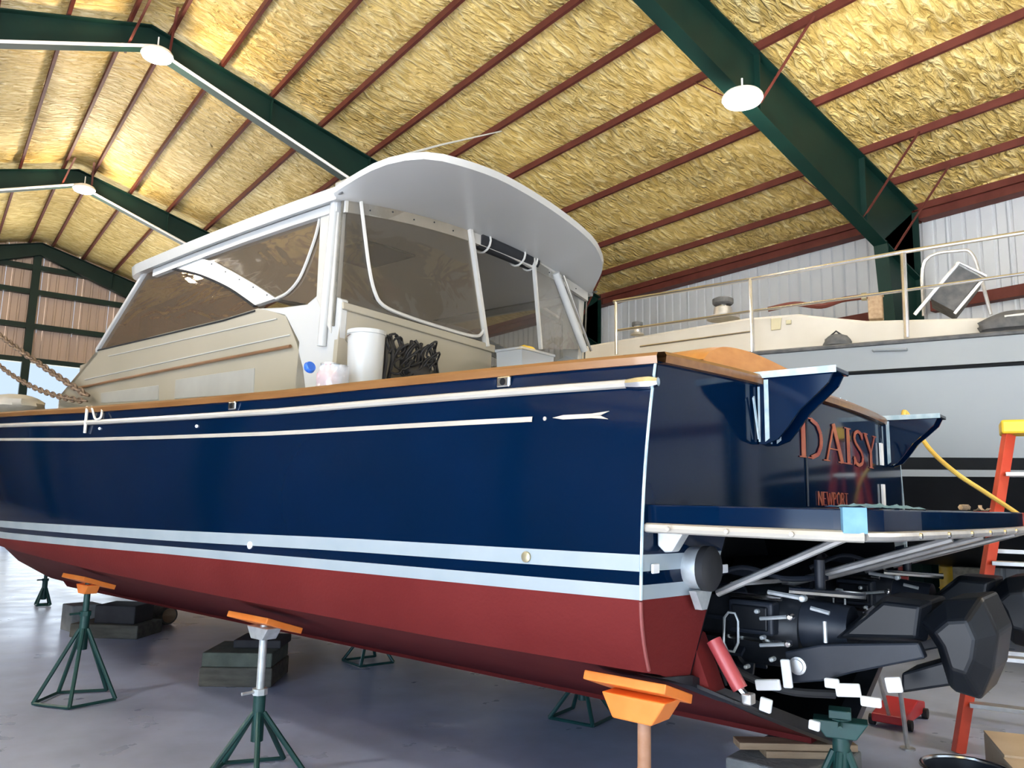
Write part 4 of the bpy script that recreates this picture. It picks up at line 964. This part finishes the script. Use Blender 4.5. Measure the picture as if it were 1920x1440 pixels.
# ================================================================== STANDS AND BLOCKS
def stand(sx, sy, ztop, zhead, label, mleg, mpost, mpad, tilt, pad=(.34, .30), reach=.30, rz=0, board=True, nlegs=5):
    """four/five-legged boat stand: legs, base ring, post, screw, tilted pad"""
    r_ = rootB('boat_stand', (sx, sy, 0), label, 'boat stand', rz, 'jack stands under the boat')
    for k in range(nlegs):
        a = 2*math.pi*k/nlegs+.4; x, y = reach*math.cos(a), reach*math.sin(a)
        MB().tube([(.03*math.cos(a), .03*math.sin(a), zhead), (x, y, .018)], .016, 8).build('leg', mleg, r_, smooth=True)
    P = [(reach*math.cos(2*math.pi*k/nlegs+.4), reach*math.sin(2*math.pi*k/nlegs+.4), .018) for k in range(nlegs)]
    for k in range(nlegs-1): MB().tube([P[k], P[k+1]], .013, 6).build('base_bar', mleg, r_)
    MB().tube([(0, 0, zhead-.16), (0, 0, zhead+.10)], .036, 12).build('sleeve', mleg, r_, smooth=True)
    MB().tube([(0, 0, zhead+.02), (0, 0, ztop-.06)], .024, 12).build('post', mpost, r_, smooth=True)
    MB().lathe([(.045, 0), (.045, .035)], (0, 0, zhead+.10), 'Z', 8).build('screw_nut', mpost, r_)
    MB().tube([(-.12, 0, zhead+.12), (.0, 0, zhead+.12)], .010, 6).build('crank_bar', mpost, r_)
    rt = Matrix.Rotation(tilt, 3, 'Y')
    hdm = Vector((0, 0, ztop-.03))
    hd_ = MB().prism([(-.05, -.11, ztop-.07), (-.05, .11, ztop-.07), (-.05, .06, ztop-.14), (-.05, -.06, ztop-.14)], (.10, 0, 0)).build('head', mpad if mpad != 'wood' else mpost, r_, bevel=.005)
    MB().box((0, 0, ztop-.045), (pad[0], pad[1], .035), rt).build('pad_board', 'orange' if board else mpad, r_, bevel=.004)
    return r_
def zbot(s_, y): 
    s0 = half(y, z_ch(y))-.05; t = 1-min(1, abs(s_)/s0); return z_ch(y)+(z_k(y)-z_ch(y))*t-.012*math.sin(math.pi*t)
TL = .32
stand(-1.58, 5.25, zbot(-1.58, 5.25)-.035, .55, 'green boat stand at the left with an orange pad board', 'greenstand', 'greenstand', 'orange', TL, (.26, .42))
stand(-1.58, 2.75, zbot(-1.58, 2.75)-.035, .36, 'green stand with a long galvanised post and orange board, cut by the lower edge', 'greenstand', 'galv', 'galv', TL, (.26, .42))
# orange stand near the stern corner
so = rootB('boat_stand', (-1.62, .12, 0), 'orange headed stand with a rusty post under the stern corner', 'boat stand', 0, 'jack stands under the boat')
zt = zbot(-1.62, .15)-.03
MB().box((0, .03, zt-.02), (.22, .36, .035), Matrix.Rotation(TL, 3, 'Y')).build('pad_board', 'orange', so, bevel=.004)
MB().prism([(-.07, -.13, zt-.045), (-.07, .15, zt-.045), (-.07, .10, zt-.135), (-.07, -.07, zt-.135)], (.14, 0, 0)).build('head', 'orange', so, bevel=.006)
MB().tube([(0, 0, .30), (0, 0, zt-.13)], .026, 12).build('post', 'rusttan', so, smooth=True)
MB().lathe([(.03, 0), (.03, .012)], (0, 0, .62), 'Z', 12).build('collar', 'rusttan', so)
MB().tube([(0, 0, .22), (0, 0, .42)], .036, 12).build('sleeve', 'orange', so, smooth=True)
for k in range(4):
    a = math.pi/4+k*math.pi/2; MB().tube([(.03*math.cos(a), .03*math.sin(a), .40), (.32*math.cos(a), .32*math.sin(a), .018)], .016, 8).build('leg', 'orange', so, smooth=True)
p_ = onZ(1092, 1348, 0); stand(p_.x, p_.y, zbot(p_.x, p_.y)-.035, .30, 'low dark green stand on the floor behind the orange headed stand', 'greenstand', 'greenstand', 'orange', -TL, (.2, .3), .26, .5, nlegs=4)
p_ = onZ(690, 1243, 0); stand(p_.x, p_.y, zbot(p_.x, p_.y)-.035, .32, 'low dark green stand on the far side under the middle of the keel', 'greenstand', 'greenstand', 'orange', -TL, (.2, .3), .26, .2, nlegs=4)
p_ = onZ(80, 1136, 0); stand(p_.x, p_.y, .62, .25, 'thin dark stand far under the bow at the left edge', 'greenstand', 'greenstand', 'orange', -.2, (.2, .3), .12, .2, nlegs=4)
stand(SD+.05, -.33, .80, .60, 'dark green stand propping the black waterjet drive', 'greenstand', 'greenstand', 'greenstand', 0, (.09, .09), .30, .3, board=False)
# keel block stacks
def block(name, p, size, m, label, cat='block', rz=0, extra=None, group='blocks under the keel'):
    r_ = rootB(name, p, label, cat, rz, group)
    o = MB().box((0, 0, size[2]/2), size).build('timber' if 'wood' in m or m == 'darkblock' else 'block_body', m, r_, bevel=.012)
    if extra: extra(r_)
    return r_
block('keel_block', (-.05, 8.05, 0), (.80, .55, .15), 'oldwood', 'wide weathered timber under the forward keel, lower of the pair', 'block', -.95)
block('keel_block', (.0, 8.0, .151), (.48, .42, .20), 'darkblock', 'dark block standing on the wide forward timber under the keel', 'block', -.95)
block('keel_block', (-.26, 5.0, 0), (.62, .60, .16), 'oldwood', 'weathered timber baulk on the floor beneath the greenish block amidships', 'block', -.84)
block('keel_block', (-.26, 5.0, .161), (.60, .58, .12), 'greenblock', 'greenish grey block resting on the timber baulk amidships', 'block', -.84)
block('keel_block', (-.10, 5.0, .282), (.42, .40, .07), 'darkblock', 'small dark wedge block topping the stack amidships under the keel', 'block', -.84)
pq = onZ(150, 1180, 0); block('grey_block', (pq.x, pq.y, 0), (.34, .3, .30), 'concrete', 'pale grey block on the floor left of the dark keel block')
pq = onZ(300, 1168, 0); lg = rootB('round_log', (pq.x, pq.y, 0), 'short round log lying on the floor under the far side of the hull', 'log')
MB().lathe([(.11, -.22), (.115, -.2), (.115, .2), (.11, .22)], (0, 0, .116), 'Y', 20).build('log_body', 'oldwood', lg, smooth=True, angle=30); MB().lathe([(.09, -.221), (.09, -.224)], (0, 0, .116), 'Y', 20).build('log_end', 'wood', lg)
pq = onZ(265, 1165, 0); block('pale_box', (pq.x, pq.y+.1, 0), (.3, .3, .22), 'tape', 'pale blue box on the floor beside the round log', 'box', 0, None, None)
# stern block with shims under the skeg
sk = onS(1310, 1300, -.9)
cbk = onY(1490, 1420, .15)
block('stern_block', (cbk.x, .15, 0), (.62, .5, .33), 'concrete', 'rough concrete block under the stern keel below two shim planks', 'block')
pl1 = rootB('shim_plank', (cbk.x-.02, .12, .331), 'short pale shim plank on the stern concrete block, lower one', 'plank', -.87, 'shims on the stern block'); MB().box((0, 0, .018), (.38, .12, .034)).build('plank', 'wood', pl1, bevel=.003)
pl2 = rootB('shim_plank', (cbk.x-.02, .14, .367), 'longer pale shim plank directly under the stern keel', 'plank', -.87, 'shims on the stern block'); MB().box((0, 0, .018), (.62, .12, .034)).build('plank', 'wood', pl2, bevel=.003)

# ================================================================== WHITE YACHT
PW = math.radians(60.0); WR = PW-YAW
_r = ray(1700, 850, 0); _k = 8.5/_r[1]; _w = ray(1700, 850)*_k
WO = Vector((_w[0], _w[1], 0))
CW = -rotz(np.array([WO.x, WO.y, 0]), -WR); CW[2] = EYE     # camera in the yacht's frame
def onW(px, py, s_=0): d = ray(px, py, PW); k = (s_-CW[0])/d[0]; return Vector(CW+k*d)
ywt = empty('motor_yacht', WO, WR); tag(ywt, 'white motor yacht with black bottom and steel railing behind the blue boat', 'boat')
ya = onW(1100, 655).y; yb = onW(1920, 650).y; YFAR = ya+1.5; YNEAR = yb-5.2
def lineW(p, q):
    a, b = onW(*p), onW(*q); return lambda y: a.z+(b.z-a.z)*(y-a.y)/(b.y-a.y)
zt_ = lineW((1412, 663), (1920, 622)); zp_ = lineW((1561, 702), (1920, 681)); zbk = lineW((1720, 857), (1900, 858)); zs1 = lineW((1720, 880), (1900, 881)); zs2 = lineW((1720, 893), (1900, 894))
def inb(y): 
    t = max(0, (yb-.2-y)/(yb-.2-YNEAR)); return 1.9*t**2.6
yW = list(np.linspace(YFAR, YNEAR, 24))
def bandW(za, zb, m, name, ta=0, tb=0, n=2):
    MB().grid([[(inb(y)+ta+(tb-ta)*i/n, y, za(y)+(zb(y)-za(y))*i/n) for y in yW] for i in range(n+1)]).build(name, m, ywt, smooth=True)
bandW(zt_, zp_, 'yachtwhite', 'topsides', .0, .0); bandW(zp_, zbk, 'yachtwhite', 'topsides', .0, .05, 4)
bandW(zbk, zs1, 'boot', 'black_boot_top', .05, .06); bandW(zs1, zs2, 'yachtwhite', 'boot_stripe', .06, .06); bandW(zs2, lambda y: zs2(y)-.55, 'boot', 'lower_side', .06, .25)
MB().grid([[(inb(y)+.25, y, zs2(y)-.55) for y in yW], [(max(inb(y)+.3, 1.9), y, .95) for y in yW], [(max(3.6-inb(y), 1.95), y, zs2(y)-.55) for y in yW], [(max(3.8-inb(y), 2.0), y, zt_(y)) for y in yW]]).build('hull_bottom', 'boot', ywt, smooth=True)
MB().tube([(inb(y)-.012, y, zp_(y)) for y in yW], .022, 6).build('pin_stripe', 'boot', ywt, smooth=True)
MB().tube([(inb(y)-.01, y, zt_(y)) for y in yW], .026, 6).build('toe_rail', 'dirty', ywt, smooth=True)
MB().grid([[(inb(y), y, zt_(y)+.005) for y in yW], [(max(1.9, inb(y)), y, zt_(y)+.08) for y in yW], [(max(3.8-inb(y), 2.0), y, zt_(y)) for y in yW]]).build('deck', 'yachtcream', ywt, smooth=True)
# low deck house of cream gelcoat
dk = [(1060, 655), (1100, 648), (1245, 622), (1399, 596), (1497, 588), (1530, 592), (1625, 601), (1700, 599), (1890, 594), (1990, 592)]
pts = [onW(px, py, .35) for px, py in dk]
MB().prism([tuple(p) for p in pts]+[(.35, p.y, zt_(p.y)-.02) for p in (pts[-1], pts[0])], (2.6, 0, .05)).build('deck_house', 'yachtcream', ywt, bevel=.03)
hq = [onW(px, py, .34) for px, py in ((1446, 598), (1466, 596), (1464, 618), (1446, 620))]
MB().prism([tuple(q) for q in hq], (-.02, 0, 0)).build('deck_plate', 'brass', ywt, bevel=.004)
hq = [onW(px, py, .34) for px, py in ((1474, 601), (1484, 600), (1484, 608), (1474, 609))]
MB().prism([tuple(q) for q in hq], (-.02, 0, 0)).build('deck_plate', 'brass', ywt, bevel=.004)
# fender hook, dark bag, hand hold and stains
h0, h1 = onW(1638, 658), onW(1700, 656)
MB().tube([(-.005, h0.y, h0.z), (-.04, h0.y, h0.z), (-.04, h1.y, h1.z), (-.005, h1.y, h1.z)], .015, 8).build('hand_hold', 'yachtwhite', ywt, smooth=True)
# railing
rl_ = empty('deck_railing', (0, 0, 0), 0, ywt)
def railW(pp, r, s_=.06): MB().tube([onW(px, py, s_) for px, py in pp], r, 8).build('rail', 'steel', rl_, smooth=True)
railW(((1150, 566), (1407, 524), (1689, 473), (1920, 436), (2010, 421)), .024); railW(((1155, 620), (1407, 584), (1691, 545), (1920, 513), (2010, 500)), .018); railW(((1200, 650), (1407, 622)), .014)
for a, b, r in (((1693, 475), (1700, 633), .032), ((1407, 524), (1412, 660), .026), ((1155, 566), (1156, 665), .024)): MB().tube([onW(*a, .06), onW(*b, .06)], r, 8).build('stanchion', 'steel', rl_, smooth=True)
def onyacht(name, px, py, s_, label, cat, group=None):
    p = onW(px, py, s_); o = empty(name, WO+Vector(rotz(np.array(p), WR)), WR); tag(o, label, cat, group); return o, p
def rel(p, px, py, s_): return onW(px, py, s_)-p
SC = 1/ (F_PX/9.5)
v, p = onyacht('deck_ventilator', 1356, 599, .9, 'chrome deck fitting with black top on the white yacht, larger one', 'deck fitting', 'fittings on the white yacht')
MB().lathe([(.22, 0), (.22, .03), (.13, .06), (.12, .16), (.10, .17)], n=20).build('base', 'alu', v, smooth=True); MB().lathe([(.12, .20), (.14, .22), (.14, .28), (.10, .30)], n=20).build('drum', 'dirty', v, smooth=True); MB().lathe([(.07, .15), (.07, .22)], n=16).build('neck', 'steel', v)
v, p = onyacht('deck_ventilator', 1195, 628, .9, 'small chrome deck fitting with black top near the left end of the white yacht', 'deck fitting', 'fittings on the white yacht')
MB().lathe([(.10, 0), (.09, .02), (.05, .04), (.05, .13)], n=16).build('base', 'alu', v, smooth=True); MB().lathe([(.08, .13), (.08, .18), (.05, .19)], n=16).build('drum', 'dirty', v, smooth=True)
def lump(o, a, b, c, m, seed):
    rows = [[((a+a*.25*noise.noise(Vector((math.cos(t)*2, math.sin(t)*2, q*3+seed))))*math.cos(t)*math.sin(q), (b+b*.25*noise.noise(Vector((math.cos(t)*2, math.sin(t)*2, q*3+seed+5))))*math.sin(t)*math.sin(q), max(0, c*math.cos(q))) for t in np.linspace(0, 2*math.pi, 21)] for q in np.linspace(.05, 1.57, 8)]
    MB().grid(rows).build('folds', m, o, smooth=True)
v, p = onyacht('dark_bag', 1570, 648, .12, 'small dark bag slumped on the white yacht side deck', 'bag'); lump(v, .12, .16, .14, 'dirty', 1); MB().tube([(-.03, -.05, .12), (-.06, .0, .16), (-.03, .06, .12)], .01, 6).build('strap', 'cord', v)
v, p = onyacht('grey_cover', 1905, 616, .20, 'dark grey folded cover at the right edge of the white yacht deck', 'cover'); lump(v, .13, .35, .20, 'dirty', 3); MB().tube([(-.10, .1, .12), (-.10, -.1, .13)], .012, 6).build('lashing', 'rope', v)
v, p = onyacht('wood_post', 1643, 600, .8, 'short tan wooden post on the white yacht deck', 'post'); MB().span((-.08, -.08, 0), (.08, .08, .30)).build('post_body', 'wood', v, bevel=.01); MB().span((-.09, -.09, .30), (.09, .09, .32)).build('post_cap', 'wood', v)
# folded deck chair with dark sling
v, p = onyacht('folding_chair', 1760, 592, .7, 'folding metal deck frame with a dark grey panel on the white yacht', 'chair')
for s_ in (.7, 1.25):
    MB().tube([rel(p, 1715, 590, s_), rel(p, 1798, 492, s_), rel(p, 1850, 518, s_)], .022, 6).build('frame_tube', 'alu', v, smooth=True)
    MB().tube([rel(p, 1790, 588, s_), rel(p, 1843, 524, s_)], .018, 6).build('frame_tube', 'alu', v, smooth=True)
a, b = rel(p, 1745, 560, .72), rel(p, 1798, 498, .72); c_, d_ = rel(p, 1840, 520, .72), rel(p, 1790, 584, .72)
MB().prism([a, b, c_, d_], (.5, 0, 0)).build('sling', 'dirty', v)
v, p = onyacht('canopy_hoop', 1856, 592, 1.5, 'bent steel tube hoop standing on the white yacht behind the folding frame', 'frame')
MB().tube(smooth_line([rel(p, 1732, 592, 1.5), rel(p, 1734, 490, 1.5), rel(p, 1800, 470, 1.5), rel(p, 1822, 476, 1.5), rel(p, 1835, 507, 1.5), rel(p, 1858, 590, 1.5)], 5), .022, 8).build('hoop_tube', 'alu', v, smooth=True); MB().tube([rel(p, 1732, 540, 1.5), rel(p, 1846, 545, 1.5)], .012, 6).build('cross_tube', 'alu', v)
v, p = onyacht('red_hose', 1500, 590, 1.0, 'dull red hose coiled across the white yacht deck', 'hose')
MB().tube(smooth_line([rel(p, 1440, 580, 1.0), rel(p, 1490, 570, 1.1), rel(p, 1540, 574, 1.0), rel(p, 1580, 562, 1.1), rel(p, 1625, 556, 1.0)], 6), .035, 8).build('hose_run', 'oxide', v, smooth=True); MB().lathe([(.05, 0), (.05, .06)], rel(p, 1625, 556, 1.0), 'Y', 10).build('hose_end', 'brass', v)
# stands carrying the white yacht
for yy_, nm in ((ya-.2, 'far grey cradle post under the white yacht, left of the pair'), (yb+.6, 'near grey cradle post under the white yacht, right of the pair')):
    q = WO+Vector(rotz(np.array([1.9, yy_, 0]), WR)); st = tag(empty('cradle_post', q, WR), nm, 'post', 'posts under the white yacht')
    MB().span((-.35, -.25, 0), (.35, .25, .3)).build('base_timber', 'oldwood', st, bevel=.01); MB().span((-.2, -.2, .301), (.2, .2, .95)).build('post_body', 'oldwood', st, bevel=.01)

# ================================================================== RIGHT-HAND FOREGROUND
# step ladder
ft = onZ(1797, 1412, 0)
def onL(px, py, y): return onY(px, py, y)
lad = rootB('step_ladder', (ft.x, ft.y, 0), 'orange fibreglass step ladder with yellow top behind the swim platform', 'ladder', math.radians(-79))
HL = onS(1890, 800, ft.x+.1).z
WB, WT0, WT1 = .95, .45, .72
for x0, x1 in ((0, WT0), (WB, WT1)):
    MB().beam((x0, 0, 0), (x1, .42, HL-.02), .045, .085).build('front_rail', 'ladder', lad, bevel=.004)
    MB().beam((x0+(.05 if x0 == 0 else -.05), 1.05, 0), (x1, .56, HL-.02), .035, .06).build('rear_rail', 'ladder', lad, bevel=.004)
    MB().beam((x0+(x1-x0)*.38-.024*(1 if x0 == 0 else -1), .42*.38-.03, HL*.38), (x0+(x1-x0)*.50-.024*(1 if x0 == 0 else -1), .42*.50-.03, HL*.50), .004, .05).build('rail_sticker', 'masktape', lad)
for i in range(1, 7):
    t = i/7; MB().box(((WB+(WT0+WT1-WB)*t)/2, .42*t, HL*t), (WB-(WB-(WT1-WT0))*t-.04, .10, .03)).build('step', 'alu', lad, bevel=.003)
for t in (.25, .6): MB().box(((WB+(WT0+WT1-WB)*t)/2, 1.05-.49*t, HL*t), (WB-.1-(WB-.1-(WT1-WT0))*t, .03, .03)).build('rear_brace', 'alu', lad)
MB().box(((WT0+WT1)/2, .48, HL+.03), (WT1-WT0+.10, .30, .10)).build('top_cap', 'yellow', lad, bevel=.015)
# yellow cord from the transom corner down to the right
cpts = [onT(1700, 782, .02), onY(1740, 838, -.15), onY(1790, 885, -.35), onY(1850, 925, -.5), onY(1920, 972, -.65), onY(1990, 1030, -.75), onY(2060, 1130, -.8)]
c0 = Vector(cpts[0]); yc = rootB('extension_cord', tuple(c0), 'yellow extension cord hanging from the starboard stern bracket to the right', 'cord')
last = Vector((cpts[-1].x, cpts[-1].y-.1, .012))
hook = [c0+Vector((.05, .06, -.06)), c0+Vector((-.02, .02, .0)), c0+Vector((0, 0, .03))]
MB().tube(smooth_line([q-c0 for q in hook+[Vector(q) for q in cpts[1:]]+[last+Vector((0, 0, .3)), last+Vector((.1, -.1, 0))]], 6), .016, 8).build('cord_run', 'yellowcord', yc, smooth=True)
MB().lathe([(.02, 0), (.028, .02), (.028, .07), (.015, .09)], c0+Vector((.05, .06, -.14))-c0, 'Z', 10).build('plug', 'yellow', yc, smooth=True)
# cardboard sheet on a red trolley, bottom right
bx = onZ(1860, 1425, .42); cbx = rootB('cardboard_box', (bx.x+.35, bx.y-.35, 0), 'tan cardboard box at the lower right corner beside the ladder foot', 'box', .35)
MB().span((-.5, -.35, 0), (.5, .35, .38)).build('carton', 'cardboard', cbx, bevel=.006); MB().box((0, -.356, .36), (1.0, .006, .05)).build('tape_band', 'masktape', cbx); MB().box((-.25, 0, .388), (.5, .72, .012), Matrix.Rotation(.04, 3, 'Y')).build('flap', 'cardboard', cbx); MB().box((.255, 0, .388), (.48, .70, .012)).build('flap', 'cardboard', cbx)
# dark tub with shiny rim
tb = onZ(1690, 1402, .40); tub = rootB('wash_tub', (tb.x-.02, tb.y-.30, 0), 'dark tub with a shiny rim on the floor under the drives', 'tub')
MB().lathe([(.15, 0), (.20, .36), (.19, .36), (.145, .02)], n=28).build('tub_body', 'slate', tub, smooth=True); MB().tube([(.2*math.cos(a), .2*math.sin(a), .365) for a in np.linspace(0, 2*math.pi, 29)[:-1]], .012, 8, closed=True).build('tub_rim', 'steel', tub, smooth=True)
for s_ in (-1, 1): MB().tube(smooth_line([(s_*.205, -.06, .33), (s_*.25, 0, .30), (s_*.205, .06, .33)], 4), .008, 6).build('tub_handle', 'steel', tub)
# red trolley jack and thin pole
jk = onZ(1680, 1358, 0); jc = rootB('trolley_jack', (jk.x+.1, jk.y, 0), 'low red trolley jack on the floor beyond the drives', 'jack')
MB().prism([(-.3, -.12, .04), (.3, -.12, .04), (.3, -.12, .12), (.1, -.12, .16), (-.3, -.12, .10)], (0, .24, 0)).build('jack_body', 'redpaint', jc, bevel=.01); MB().tube([(-.28, 0, .1), (-.62, -.02, .5)], .014, 8).build('jack_handle', 'alu', jc)
for a in (-.24, .24):
    for b in (-.13, .13): MB().lathe([(.04, -.02), (.04, .02)], (a, b, .041), 'Y', 12).build('wheel', 'rubber', jc)
pp = onZ(1702, 1405, 0); sp2 = rootB('prop_pole', (pp.x, pp.y, 0), 'thin grey metal prop pole standing under the drives', 'pole'); MB().tube([(0, 0, .01), (-.06, .02, .46)], .016, 8).build('pole', 'alu', sp2, smooth=True); MB().lathe([(.05, 0), (.05, .012)], n=12).build('foot', 'alu', sp2)
# yellow drum under the white yacht
dq = onZ(1812, 1190, 0); dr_ = rootB('yellow_drum', (dq.x, dq.y, 0), 'dull yellow drum on the floor beneath the white yacht', 'drum')
MB().lathe([(.28, 0), (.28, .3), (.295, .31), (.28, .33), (.28, .58), (.295, .59), (.28, .61), (.28, .88), (.27, .89)], n=24).build('drum_body', 'yellow', dr_, smooth=True, angle=30); MB().lathe([(.04, .89), (.04, .91)], (.15, 0, 0), 'Z', 10).build('bung', 'steel', dr_)
